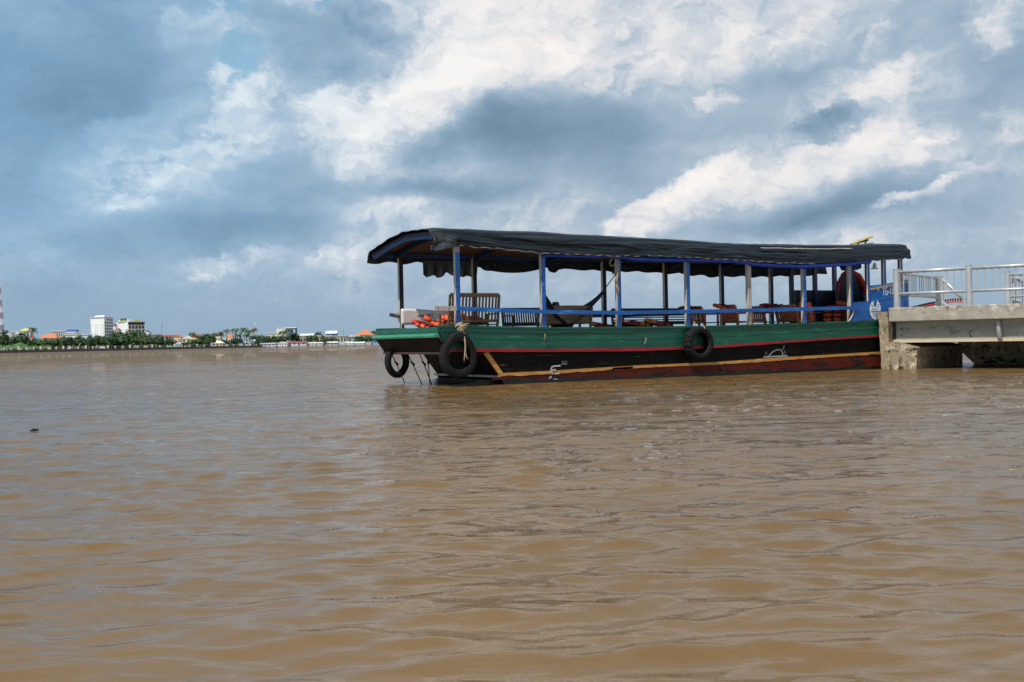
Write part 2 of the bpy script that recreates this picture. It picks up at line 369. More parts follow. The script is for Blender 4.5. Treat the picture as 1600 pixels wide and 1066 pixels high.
M['antifoul'] = pm('red_brown_paint', (.105, .012, .006), (.055, .008, .005), 3, (.3, 1, 1.6), .6, .2, spec=.2, wear=[((.010, .008, .007), 4, (.4, 1, 1.5), .55, .05), ((.16, .07, .045), 8, (.3, 1, 2), .66, .03), ((.02, .012, .009), 6, (1.6, 1, .3), .60, .06)])
M['black'] = pm('black_tar_paint', (.0045, .0038, .0034), (.012, .0095, .0075), 2.6, (.3, 1, 1.6), .6, .25, spec=.10,
    wear=[((.032, .024, .018), 5, (.22, 1, 3), .56, .10), ((.016, .013, .011), 6, (1.8, 1, .3), .58, .08), ((.34, .27, .19), 9, (.2, 1, 2.4), .69, .015)])
M['weed'] = pm('wet_black_weed', (.006, .0055, .004), (.012, .011, .006), 10, (1, 1, 1), .25, .5)
M['deckwood'] = pm('deck_wood', (.10, .06, .035), (.055, .03, .018), 4, (.3, 3, 1), .6, .2)
M['grey_wood'] = pm('weathered_grey_wood', (.50, .46, .41), (.30, .27, .24), 5, (3, 3, .3), .75, .3, wear=((.13, .11, .10)), wscale=7, wthr=.58)
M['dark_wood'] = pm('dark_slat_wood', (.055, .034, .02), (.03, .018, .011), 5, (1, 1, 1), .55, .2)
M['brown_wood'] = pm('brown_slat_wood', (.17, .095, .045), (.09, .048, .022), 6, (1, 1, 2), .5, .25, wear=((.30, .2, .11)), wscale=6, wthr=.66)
M['red_wood'] = pm('red_brown_wood', (.52, .125, .042), (.28, .068, .026), 6, (1, 1, 2), .42, .2, wear=((.30, .13, .06)), wscale=6, wthr=.66)
M['roofboard'] = pm('roof_board_wood', (.16, .075, .04), (.08, .038, .02), 4, (.3, 3, 3), .65, .2)
M['tarp'] = pm('black_tarpaulin', (.0085, .0165, .022), (.005, .0085, .0115), 3, (.35, 1.4, 1.4), .5, .5, bscale=6, wear=[((.030, .042, .050), 4, (.25, 2, 2), .57, .10), ((.10, .10, .10), 7, (.6, 2, 2), .69, .03)], spec=.35)
M['tarp_worn'] = pm('worn_tarp', (.05, .06, .065), (.02, .024, .028), 9, (2, 2, .4), .5, .5)
M['bluetarp'] = pm('blue_tarp', (.008, .07, .55), (.005, .04, .32), 5, (.5, 2, 2), .4, .4)
M['rope'] = pm('straw_rope', (.42, .34, .22), (.24, .18, .11), 40, (1, 1, 1), .8, .5)
M['rubber'] = pm('tyre_rubber', (.008, .008, .0085), (.016, .0155, .015), 9, (1, 1, 1), .65, .3, spec=.12, wear=((.05, .047, .044)), wscale=7, wthr=.64)
M['orange'] = pm('orange_nylon', (.72, .10, .012), (.55, .05, .01), 7, (1, 1, 1), .55, .3)
M['redvest'] = pm('red_nylon', (.55, .022, .012), (.38, .012, .01), 7, (1, 1, 1), .55, .3)
M['yellowvest'] = pm('yellow_orange_nylon', (.80, .34, .06), (.70, .2, .03), 7, (1, 1, 1), .55, .3)
M['strap'] = pm('black_strap', (.012, .011, .011), None, 9, rough=.6, bump=0)
M['navy'] = pm('navy_fabric', (.010, .020, .040), (.006, .010, .02), 8, (1, 1, 1), .6, .3)
M['white'] = pm('white_paint', (.74, .73, .70), (.6, .6, .58), 9, (1, 1, 1), .5, .1)
M['markwhite'] = pm('worn_white_marking', (.55, .55, .54), (.36, .36, .36), 14, (1, 1, 1), .6, .1)
M['banner'] = pm('banner_vinyl', (.82, .74, .70), (.74, .66, .63), 3, (1, 1, 1), .45, .2)
M['ink'] = pm('banner_ink', (.05, .02, .018), None, 5, rough=.6, bump=0)
M['cream'] = pm('cream_trim', (.72, .58, .38), (.55, .42, .25), 6, rough=.5, bump=.1)
M['trimy'] = pm('golden_trim', (.70, .34, .05), (.5, .22, .03), 6, rough=.45, bump=.1)
M['darkpanel'] = pm('dark_panel', (.010, .012, .016), (.016, .018, .022), 4, rough=.5, bump=.1)
M['pink'] = pm('faded_pink_board', (.22, .095, .09), (.10, .04, .04), 5, (1, .4, 1), .6, .2)
M['yellowfix'] = pm('yellow_lacquer', (.50, .40, .03), (.36, .27, .02), 5, rough=.45, bump=.1)
M['steel'] = pm('galvanised_steel', (.50, .51, .51), (.36, .37, .38), 6, (1, 1, .4), .38, .1, metallic=.25, wear=((.22, .15, .10)), wscale=9, wthr=.70)
M['concrete'] = pm('weathered_concrete', (.39, .355, .295), (.24, .218, .18), 1.8, (1, 1, 1.3), .88, .8, bscale=8,
    wear=[((.50, .46, .385), 3, (1, 1, 1.2), .55, .10), ((.13, .11, .09), 5, (1, 1, .7), .57, .06), ((.20, .13, .08), 9, (1.6, 1, .25), .62, .05), ((.05, .045, .04), 11, (1, 1, 1), .655, .02)])
M['pilecrete'] = pm('stained_pile_concrete', (.34, .27, .175), (.19, .145, .09), 2.2, (1, 1, 1), .9, 1.0, bscale=9,
    wear=[((.52, .44, .31), 4, (1, 1, 1.2), .53, .09), ((.10, .08, .055), 5, (1.3, 1, .5), .54, .07), ((.025, .02, .015), 4, (.8, 1, 1.4), .57, .04)])
M['girder'] = pm('grey_green_girder', (.30, .30, .26), (.22, .22, .19), 2, (.4, 1, 2.5), .7, .25, wear=[((.13, .12, .10), 2.5, (.8, 1, 2), .54, .10), ((.16, .10, .06), 6, (1.5, 1, .3), .62, .05)])
M['flange'] = pm('girder_flange', (.58, .48, .33), (.45, .36, .24), 3, (.4, 1, 1), .7, .2)

# ------------------------------------------------------------------ boat
OX, OY = -1.31247, 23.01769; ANG = R(29.6045); BW = 3.15
bux, buy = math.cos(ANG), math.sin(ANG)
def bw(u, v, z): return Vector((OX+u*bux-v*buy, OY+u*buy+v*bux, z))
boat = thing('tour_boat', 'long green and black wooden passenger boat with a black awning, moored at the pier', 'boat', (OX, OY, 0), ANG)
gun = lin([(-.3, 1.2), (.26, 1.208), (1.5, 1.17), (2.45, 1.143), (4.8, 1.13), (7, 1.134), (8.57, 1.15), (10.67, 1.19), (12.35, 1.224), (13.4, 1.25), (14, 1.27)])
redt = lin([(-.1, .765), (.6, .765), (2.45, .721), (4.79, .69), (6.99, .706), (8.56, .762), (10.66, .824), (12.34, .871), (13.4, .90), (14, .92)])
redb = lin([(-.1, .70), (.6, .692), (2.45, .652), (4.79, .62), (6.98, .645), (8.56, .704), (10.66, .776), (12.34, .822), (13.4, .85), (14, .86)])
yelt = lin([(1.2, .237), (2.43, .25), (4.78, .302), (6.98, .318), (8.55, .366), (10.65, .411), (12.2, .44), (13.4, .46), (14, .47)])
yelb = lin([(1.2, .172), (2.43, .178), (4.78, .245), (6.98, .256), (8.55, .292), (10.65, .347), (12.2, .375), (13.4, .395), (14, .4)])
def strip(mb, ulo, uhi, zlo, zhi, v0, v1, n=140, u1=13.4, jit=(0, 0), seed=0, mi=0, skip=None):
    """plank band on the side: bottom edge zlo(u), top edge zhi(u), faces at v0 (outer) and v1 (inner)"""
    k = len(mb.v)
    for i in range(n+1):
        t = i/n; ua = ulo+(u1-ulo)*t; ub = uhi+(u1-uhi)*t
        za = zlo(ua)+jit[0]*N3(ua*3.1, seed)+jit[0]*.6*N3(ua*11, seed+3); zb = zhi(ub)+jit[1]*N3(ub*3.7, seed+9)+jit[1]*.6*N3(ub*13, seed+5)
        mb.v += [(ua, v0, za), (ub, v0, zb), (ub, v1, zb), (ua, v1, za)]
    for i in range(n):
        if skip and skip(ulo+(u1-ulo)*(i+.5)/n): continue
        a = k+i*4; b = a+4
        mb.f += [(a, b, b+1, a+1), (a+1, b+1, b+2, a+2), (a+2, b+2, b+3, a+3), (a+3, b+3, b, a)]; mb.mi += [mi]*4
    mb.f += [(k, k+1, k+2, k+3), (k+4*n+3, k+4*n+2, k+4*n+1, k+4*n)]; mb.mi += [mi]*2
    return mb
strip(MB(), 0.0, -.22, redt, gun, 0, .05).build('topside_planking', M['green'], boat)
strip(MB(), 0.0, -.22, redt, gun, BW, BW-.05, u1=13.9).build('topside_planking', M['green'], boat)
strip(MB(), -.02, -.04, redb, redt, -.045, .06, jit=(.006, .004)).build('rubbing_strake', M['red'], boat)
strip(MB(), -.02, -.04, redb, redt, BW+.045, BW-.06, u1=13.9).build('rubbing_strake', M['red'], boat)
strip(MB(), -.20, -.22, lambda u: gun(u)-.004, lambda u: gun(u)+.035, -.03, .13).build('gunwale', M['green'], boat)
strip(MB(), -.20, -.22, lambda u: gun(u)-.004, lambda u: gun(u)+.035, BW+.03, BW-.13, u1=13.9).build('gunwale', M['green'], boat)
# lap line between the two topside planks near the stern
strip(MB(), -.15, -.16, lambda u: gun(u)-.085, lambda u: gun(u)-.012, -.016, .01, n=60, u1=4.6).build('sheer_plank', M['green'], boat)
for f_, j_ in ((.44, .006),):
    strip(MB(), .05, .05, lambda u: redt(u)+(gun(u)-redt(u))*f_-.003, lambda u: redt(u)+(gun(u)-redt(u))*f_+.003, -.0025, .01, n=200, jit=(j_, j_), seed=int(f_*50)).build('plank_seam', M['weed'], boat)
hull = MB()
for v0, v1, u1 in ((.04, .10, 13.4), (BW-.04, BW-.10, 13.9)):
    strip(hull, 1.25, .86, lambda u: yelt(u)-.03, lambda u: redb(u)+.02, v0, v1, n=100, u1=u1)
# raked panel at the end, and underside of the overhanging deck
hull.add([(.86, .05, .70), (.86, BW-.05, .70), (1.25, BW-.05, .19), (1.25, .05, .19)], [(3, 2, 1, 0)])
hull.add([(.0, .02, .665), (.0, BW-.02, .665), (.9, BW-.02, .665), (.9, .02, .665)], [(0, 1, 2, 3)])
hull.add([(.9, .02, .70), (.0, .02, .70), (.0, .02, .665), (.9, .02, .665)], [(0, 1, 2, 3)])
hull.build('hull_side', M['black'], boat)
bot = MB()
for v0, v1, u1 in ((.035, .10, 13.4), (BW-.035, BW-.10, 13.9)):
    strip(bot, 1.5, 1.25, lambda u: -.35, yelb, v0, v1, n=150, u1=u1, jit=(0, .02), seed=4)
    strip(bot, 1.35, 1.28, lambda u: -.36, lambda u: (.075+.05*N3(u*.55, 2)+.03*N3(u*2.1, 9))+(.08 if u < 2.2 else 0)*max(0, 1-(u-1.2)), v0+(-.006 if v0 < 1 else .006), v1, n=400, u1=u1, jit=(0, .045), seed=7, mi=1)
bot.add([(1.25, .05, .19), (1.25, BW-.05, .19), (2.4, BW-.05, -.3), (2.4, .05, -.3)], [(3, 2, 1, 0)], 1)
bot.add([(13.38, .05, -.4), (13.88, BW-.05, -.4), (13.88, BW-.05, 1.2), (13.38, .05, 1.2)], [(0, 1, 2, 3)], 0)
bot.build('hull_bottom', [M['antifoul'], M['weed']], boat)
ys = MB()
strip(ys, 1.24, 1.22, yelb, yelt, .026, .09, n=220, jit=(.022, .004), seed=3, skip=lambda u: 4.05 < u < 4.62)
strip(ys, 4.0, 4.0, lambda u: yelt(u)-.016, lambda u: yelt(u)-.002, .027, .09, n=20, u1=4.66, seed=3)
ys.prism([(.83, .69), (.95, .69), (1.34, .18), (1.22, .18)], lambda p, s: (p[0], (.02, .07)[s], p[1]))
ys.build('waterline_stripe', M['yellow'], boat)
tb = MB(); tb.bb((1.05, -.005, .10), (1.5, .06, .165)); tb.build('stripe_end', M['antifoul'], boat)
MB().beam((1.22, .02, .165), (1.22, BW, .165), .05, .045).build('chine_batten', M['grey_wood'], boat)
# end: coaming, strip in sunlit green, dark raked transom, pink board
MB().add([(-.225, -.02, 1.105), (-.225, BW+.02, 1.105), (-.225, BW+.02, 1.21), (-.225, -.02, 1.21), (-.17, -.02, 1.105), (-.17, BW+.02, 1.105), (-.17, BW+.02, 1.21), (-.17, -.02, 1.21)],
    [(0, 3, 2, 1), (3, 7, 6, 2), (4, 5, 6, 7), (0, 4, 7, 3), (1, 2, 6, 5), (0, 1, 5, 4)]).build('coaming', M['green'], boat)
MB().prism([(-.20, 1.10), (-.33, 1.035), (-.32, 1.0), (-.2, 1.0)], lambda p, s: (p[0], (-.03, BW+.03)[s], p[1])).build('sloping_trim', M['sunlit_green'], boat)
MB().prism([(-.27, 1.03), (-.01, .68), (.05, .68), (-.2, 1.03)], lambda p, s: (p[0], (.02, BW-.02)[s], p[1])).build('transom', M['black'], boat)
MB().bb((-.05, -.01, .655), (.06, BW+.01, .705)).build('transom_board', M['pink'], boat)
dk = MB()
nb = 16
for i in range(nb):
    v0 = .06+i*(BW-.12)/nb; dk.bb((-.07, v0+.004, .80), (13.35, v0+(BW-.12)/nb-.004, .84))
dk.build('deck', M['deckwood'], boat)
DZ = .84
# thin rods under the overhang and low wet plank
for (v, ub, ut) in ((2.6, .23, -.08), (1.75, .25, -.08), (1.25, .25, -.03), (2.0, .55, .5)):
    MB().tube([(ut, v, .66), ((ut+ub)/2, v, .33), (ub, v-.0, -.03)], .011, 6).tube([(ut+.06*(ub-ut)/.3, v, .50), (ut+.14*(ub-ut)/.3, v, .42)], .022, 6).build('rod', M['black'], boat)
MB().prism([(.12, -.02), (.3, .02), (1.5, .13), (1.6, .04), (.3, -.05)], lambda p, s: (p[0], (.3, 2.7)[s], p[1])).build('step_plank', M['weed'], boat)
# posts
NEAR = [.275, 2.315, 4.266, 6.19, 8.03, 9.79, 11.35]
FAR = [.38, 2.274, 4.15, 5.954, 7.884, 9.769, 11.518]
edge = lin([(-.35, 2.745), (-.13, 2.79), (.24, 2.853), (1.27, 2.80), (2.27, 2.726), (4.16, 2.724), (6.11, 2.719), (7.92, 2.678), (9.54, 2.635), (10.6, 2.69), (11.7, 2.76), (12.5, 2.792), (13.4, 2.837)])
fedge = lin([(-.35, 2.73), (.45, 2.738), (1.6, 2.78), (2.7, 2.65), (4.3, 2.662), (6.0, 2.655), (8, 2.585), (9.3, 2.535), (11.1, 2.535), (12.4, 2.6), (13.9, 2.7)])
for i, u in enumerate(NEAR):
    m = MB(); m.box((u, .055, (gun(u)+edge(u)+.2)/2), (.105, .10, edge(u)+.2-gun(u)+.1), 0, 1 if i != 6 else 1, {5: 0})
    if i == 0: m.box((u, .055, edge(u)-.02), (.107, .102, .20), 0, 0)
    if i == 4: m.mi = [0]*6
    m.build('post', [M['grey_wood'], M['blue']], boat, bevel=.008)
for i, u in enumerate(FAR):
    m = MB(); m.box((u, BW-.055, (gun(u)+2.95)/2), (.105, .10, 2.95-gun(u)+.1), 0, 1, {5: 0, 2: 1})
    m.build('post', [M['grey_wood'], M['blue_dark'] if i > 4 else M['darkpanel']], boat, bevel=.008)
# side rails
rl = lin([(-.3, 1.583), (.24, 1.58), (2.27, 1.508), (4.21, 1.474), (6.13, 1.494), (7.97, 1.516), (9.72, 1.541), (11.28, 1.568), (11.6, 1.575)])
strip(MB(), -.27, -.27, lambda u: rl(u)-.042, lambda u: rl(u)+.042, -.055, -.005, n=60, u1=11.5, jit=(.004, .004)).build('side_rail', M['blue'], boat)
MB().bb((-.285, -.06, 1.535), (.2, -.0, 1.63)).build('rail_end', M['grey_wood'], boat)
strip(MB(), 5.0, 5.0, lambda u: rl(u)-.04, lambda u: rl(u)+.04, BW+.005, BW+.055, n=60, u1=11.5).build('side_rail', M['blue_dark'], boat)
# roof
zc = lin([(-.35, 3.21), (-.05, 3.25), (1.2, 3.238), (2.8, 3.217), (5.2, 3.185), (7.5, 3.124), (10.1, 3.144), (12.4, 3.223), (13.5, 3.25), (14, 3.25)])
def prof(u):
    c = zc(u)
    return [(-.15, edge(u)), (-.135, edge(u)+.10), (-.11, edge(u)+.22), (-.07, c-.17), (.0, c-.065), (.15, c-.02), (.5, c), (1.3, c+.03), (2.0, c-.045), (2.6, c-.14), (3.05, c-.22), (3.2, c-.27), (3.26, c-.36), (3.28, fedge(u))]
SS = np.array([0, .05, .10, .16, .22, .27, .35, .5, .63, .75, .84, .9, .94, 1.0])
def tarp(a, b):
    pu = -.34+a*13.7; b = b**1.5
    pr = prof(pu); v = float(np.interp(b, SS, [p[0] for p in pr])); z = float(np.interp(b, SS, [p[1] for p in pr]))
    if b > .5: pu += a*.45*(b-.5)/.5
    q = max(0, 1-abs(b-.12)/.16)
    # long folds running along the drape, sagging between the ties
    fan = max(0, 1-pu/3.2)      # creases fan out from the tied corner
    def rg(x): return abs(x)-.22
    fold = .050*N3(pu*.30, b*9+pu*.10, 1)-.060*rg(N3(pu*.45+3, b*15-pu*.25, 4))-.036*rg(N3(pu*.9, b*34+pu*.35, 7))+.010*N3(pu*3, b*40, 9)+fan*.035*math.sin(60*b*(.4+.25*pu))
    v -= q*fold*1.5
    top = max(0, min(1, (b-.2)/.1))
    z += top*(.020*N3(pu*1.1, v*3, 6)-.022*abs(N3(pu*.8, v*6, 3))+.010*N3(pu*4.1, v*5, 8))
    if b < .05: z += (.010*math.sin(pu*17+2*N3(pu, 3))*(.4+N3(pu*1.3, 8)*1.2)+.022*N3(pu*4, 2)+.02*N3(pu*1.1, 6))*(1-b/.05)
    if b > .94: z += (.03*N3(pu*2.2, 5)+.02*math.sin(pu*9))*(b-.94)/.06; v += .03*math.sin(pu*14)*(b-.94)/.06
    return (pu, v, z)
aw = MB().grid(tarp, 420, 130); awo = aw.build('awning', M['tarp'], boat, smooth=True)
sm = awo.modifiers.new('solid', 'SOLIDIFY'); sm.thickness = .008; sm.offset = 1
# rope hem showing in dashes under the edge
hm = [(u, -.150-.009*math.sin(u*23+3*N3(u, 5)), edge(u)+.002+.010*math.sin(u*17+2*N3(u, 3))*(.4+N3(u*1.3, 8)*1.2)+.022*N3(u*4, 2)+.02*N3(u*1.1, 6)+.014*N3(u*2.4, 12)) for u in np.linspace(-.3, 13.3, 420)]
MB().tube(hm, .007, 5).build('hem_rope', M['rope'], boat)
# worn batten showing through along the shoulder of the awning
bt = [(u, -.105+.012*N3(u*2, 1), zc(u)-.135+.012*N3(u*3, 7)) for u in np.linspace(8.3, 11.3, 40)]
MB().tube(bt, [.012+.008*abs(N3(p[0]*4, 3)) for p in bt], 6).build('batten', M['grey_wood'], boat, smooth=True)
# folded corner and torn pieces
def corner(a, b):
    return (-.36+a*.52+.05*b*(1-a), -.16-.05*a*(1-b)-.06*math.sin(3*a)*b+.03*N3(a*4, b*4), 3.13-b*(.40-.10*a)-.12*a*(1-b))
MB().grid(corner, 10, 10).build('awning_corner', M['tarp_worn'], boat, smooth=True)
def torn(a, b):
    u = .98+1.45*a; zl = 2.44+.07*N3(u*3.3, 1)+(.10*max(0, 1-abs(u-1.65)/.15))+.03*math.sin(u*21)
    return (u, BW+.02+.05*math.sin(u*24)*b+.03*b, 2.80*(1-b)+zl*b)
MB().grid(torn, 60, 12).build('torn_flap', M['tarp_worn'], boat, smooth=True)
def sagf(uc, w, d, lo):
    def fn(a, b):
        u = uc+(a-.5)*w; return (u, BW+.05+.03*math.sin(a*9), 2.72-b*(2.72-(lo(u)-d*math.sin(math.pi*a)**.8)))
    return fn
for q_ in ((3.35, 1.7, .12, 2.66), (4.55, .35, .10, 2.66), (2.72, .4, .08, 2.66), (6.4, .5, .05, 2.64)):
    MB().grid(sagf(q_[0], q_[1], q_[2], lambda u, z_=q_[3]: z_), 24, 6).build('sagging_flap', M['tarp'], boat, smooth=True)
# blue plastic sheet rolled under the edge
rp = [(u, -.05-.02*math.sin(u*2), edge(u)-.025-.03*max(0, math.sin((u-4)*1.1))*(u < 8)-.03*(u > 8)*(u < 11.5)+.012*N3(u*2, 4)) for u in np.linspace(2.3, 12.0, 160)]
MB().tube(rp, [.030+.018*(p[0] > 4.5)+.012*N3(p[0]*3, 9)+.012*(p[0] > 7.6) for p in rp], 8).build('rolled_sheet', M['bluetarp'], boat, smooth=True)
rb = MB()
for i in range(15):
    v0 = .10+i*.198; v1 = v0+.185
    for j in range(34):
        u0 = -.28+j*.40; u1 = u0+.40
        def zz(u, v): return float(np.interp(v, [p[0] for p in prof(u)], [p[1] for p in prof(u)]))-.055
        rb.add([(u0, v0, zz(u0, v0)), (u1, v0, zz(u1, v0)), (u1, v1, zz(u1, v1)), (u0, v1, zz(u0, v1))], [(3, 2, 1, 0)])
rb.build('roof_boards', M['roofboard'], boat)
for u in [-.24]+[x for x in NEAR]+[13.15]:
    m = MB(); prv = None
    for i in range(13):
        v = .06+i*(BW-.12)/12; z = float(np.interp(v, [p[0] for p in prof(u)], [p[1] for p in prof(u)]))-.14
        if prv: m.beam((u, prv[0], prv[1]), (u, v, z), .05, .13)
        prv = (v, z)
    m.build('roof_beam', M['shaded_blue'], boat)
for v, f in ((.06, edge), (BW-.06, lambda u: 2.84)):
    strip(MB(), -.28, -.28, lambda u: f(u)+.0, lambda u: f(u)+.10, v+.03, v-.03, n=40, u1=13.3).build('eave_beam', M['blue_dark'], boat)
# wheelhouse
pan = [(11.18, 1.2), (11.30, 1.28), (11.38, 1.40), (11.42, 1.56), (11.42, 1.71), (12.05, 1.735), (12.05, 2.03), (13.40, 2.235), (13.40, 1.24)]
MB().prism(pan, lambda p, s: (p[0], (-.012, .03)[s], p[1])).build('wheelhouse_side', M['blue'], boat)
strip(MB(), 12.06, 12.06, lambda u: 1.735+(u-12.06)*.13, lambda u: 1.752+(u-12.06)*.13, -.022, -.01, n=4, u1=13.4).build('panel_batten', pm('light_blue_batten', (.03, .27, .58), None, 5, rough=.4), boat)
strip(MB(), 12.03, 12.03, lambda u: 2.02+(u-12.03)*.152, lambda u: 2.05+(u-12.03)*.152, -.03, .05, n=4, u1=13.42).build('sill_trim', M['trimy'], boat)
strip(MB(), 12.05, 12.05, lambda u: 2.052+(u-12.03)*.152, lambda u: 2.09+(u-12.03)*.152, -.02, .08, n=4, u1=13.42).build('window_sill', pm('bright_blue_sill', (.02, .27, .60), None, 5, rough=.4), boat)
cv = [(11.18, 1.215), (11.29, 1.29), (11.37, 1.41), (11.41, 1.56)]
MB().tube([(u, -.02, z) for u, z in cv], .014, 6).build('edge_trim', M['cream'], boat)
for u, z0 in ((11.97, 1.73), (12.56, 2.12), (13.17, 2.2)):
    MB().box((u, .04, (z0+edge(u)+.12)/2), (.10, .085, edge(u)+.12-z0), 0, 0, {5: 1}).build('window_post', [M['blue'], M['blue_dark']], boat, bevel=.006)
    MB().box((u-.053, -.002, (z0+edge(u)+.1)/2-.02), (.018, .03, edge(u)+.06-z0), 0, 0).build('post_trim', M['cream'], boat)
MB().box((11.30, -.001, 2.15), (.018, .03, 1.1)).build('post_trim', M['cream'], boat)
MB().bb((12.42, BW-.06, 1.2), (13.95, BW-.0, 2.17)).build('wheelhouse_side', M['darkpanel'], boat)
for u in (12.28, 13.17, 13.93):
    MB().box((u, BW-.05, 2.1), (.11, .09, 1.8), 0, 0, {5: 1}).build('window_post', [M['blue_dark'], M['darkpanel']], boat)
MB().add([(13.38, .0, 1.2), (13.9, BW, 1.2), (13.9, BW, 2.2), (13.38, .0, 2.24), (13.42, .0, 1.2), (13.94, BW, 1.2), (13.94, BW, 2.2), (13.42, .0, 2.24)],
    [(0, 1, 2, 3), (7, 6, 5, 4), (3, 2, 6, 7), (0, 3, 7, 4), (1, 5, 6, 2)]).build('wheelhouse_front', M['blue'], boat)
MB().prism([(11.5, 2.66), (12.1, 2.72), (12.1, 2.60), (11.95, 2.55), (11.6, 2.54)], lambda p, s: (p[0], (.35, .55)[s], p[1])).build('header_panel', M['blue_dark'], boat)
lm = MB().tube([(12.22, .02, 2.72), (12.22, .02, 2.66)], [.02, .05], 10).tube([(12.22, .02, 2.66), (12.22, .02, 2.585)], .055, 10).tube([(12.22, .02, 2.585), (12.22, .02, 2.555)], [.10, .085], 10)
lm.build('lantern', M['markwhite'], boat, smooth=False)
# lettering and painted marks
def mark(name, items, mat, v=-.016):
    m = MB()
    for vs, fs, u, z, sx, sh, rot in items:
        c, s = math.cos(rot), math.sin(rot)
        m.add([(u+x*sx+y*sh, v+zz*.5, z+x*sx*s/c+y) for x, y, zz in vs], fs)
    return m.build(name, mat, boat)
t13 = text_mb('TG-13', .31); t44 = text_mb('44', .17); t0 = text_mb('0', .30)
for q_ in ((*t44, 12.255, 1.985, .42, 0, .15), (*t13, 12.44, 1.865, .50, 0, .15), (*t0, 13.10, 1.99, .5, 0, .15)): mark('registration_lettering', [q_], M['white'], v=-.016)
def stroke(m, pts, w, v):
    for p, q in zip(pts[:-1], pts[1:]):
        m.beam((p[0], v, p[1]), (q[0], v, q[1]), .006, w, up=(0, 0, 1) if abs(q[0]-p[0]) > abs(q[1]-p[1]) else (1, 0, 0))
m = MB(); v = .036
stroke(m, [(2.70, .352), (2.52, .345), (2.47, .32), (2.46, .22), (2.50, .178)], .030, .016)
stroke(m, [(2.46, .265), (2.585, .268)], .028, .016)
stroke(m, [(2.47, .13), (2.41, .085)], .028, .016); stroke(m, [(2.52, .07), (2.62, .066)], .016, .016); stroke(m, [(2.55, .182), (2.68, .186)], .022, .016)
a = text_mb('035', .115); b_ = text_mb('075', .085)
m.add([(2.725+x*.86+y*.12, .016, .373+y) for x, y, z in a[0]], a[1]); m.add([(2.70+x*.9, .016, .180+y) for x, y, z in b_[0]], b_[1])
m.build('draft_mark', M['markwhite'], boat)
m = MB()
stroke(m, [(8.44, .402), (9.20, .412)], .034, .034)
arc = [(8.60, .42), (8.66, .47), (8.74, .52), (8.83, .556), (8.92, .568), (9.0, .55), (9.04, .50), (9.055, .42)]
m.tube([(p[0], .036, p[1]) for p in arc], .015, 6)
for ch, u, z in (('V', 8.49, .43), ('R', 9.095, .45)):
    q = text_mb(ch, .13); m.add([(u+x*.8, .032, z+y) for x, y, _ in q[0]], q[1])
stroke(m, [(9.05, .56), (9.11, .66)], .012, .034)
m.build('load_mark', M['markwhite'], boat)
# white crest: an oval with two horns and a keel pattern inside
cu, cz = 12.175, 1.45
outer = [(cu-.045, 1.75), (cu-.13, 1.70), (cu-.185, 1.60), (cu-.195, 1.50), (cu-.17, 1.38), (cu-.11, 1.30), (cu-.02, 1.262), (cu+.07, 1.28), (cu+.14, 1.35), (cu+.185, 1.47), (cu+.19, 1.58), (cu+.15, 1.68), (cu+.075, 1.765),
         (cu+.055, 1.62), (cu+.04, 1.57), (cu+.01, 1.555), (cu-.02, 1.61), (cu-.05, 1.57), (cu-.075, 1.60)]
m = MB().prism([(p[0]+(.03 if False else 0), p[1]) for p in outer], lambda p, s: (p[0], (-.02, -.011)[s], p[1]))
m.build('crest', M['white'], boat)
m = MB(); stroke(m, [(cu-.17, 1.475), (cu+.17, 1.485)], .016, -.022); stroke(m, [(cu-.13, 1.53), (cu+.03, 1.535)], .012, -.022)
for k in range(5): stroke(m, [(cu-.12+.05*k, 1.47), (cu-.07+.03*k, 1.35)], .010, -.022)
m.box((cu+.03, -.022, 1.325), (.03, .006, .04)); stroke(m, [(cu+.12, 1.66), (cu+.07, 1.55)], .012, -.022); stroke(m, [(cu-.14, 1.66), (cu-.10, 1.55)], .012, -.022)
m.build('crest_detail', M['blue'], boat)
# pegs with bits of rope, short bar lashed to the far post
for u, z in ((4.93, .86), (2.30, .98)):
    MB().tube([(u, .0, z-.07), (u-.015, -.06, z), (u-.02, -.07, z+.05)], [.02, .016, .018], 8).build('peg', M['grey_wood'] if u > 4 else M['rope'], boat)
MB().beam((.30, BW-.35, 1.48), (.30, BW+.35, 1.56), .07, .075).build('lashed_bar', M['darkpanel'], boat)
MB().tube([(.33+.07*math.cos(t), BW-.055+.07*math.sin(t), 1.52+.006*t) for t in np.linspace(0, 14, 50)], .012, 5).build('lashing', M['rope'], boat)

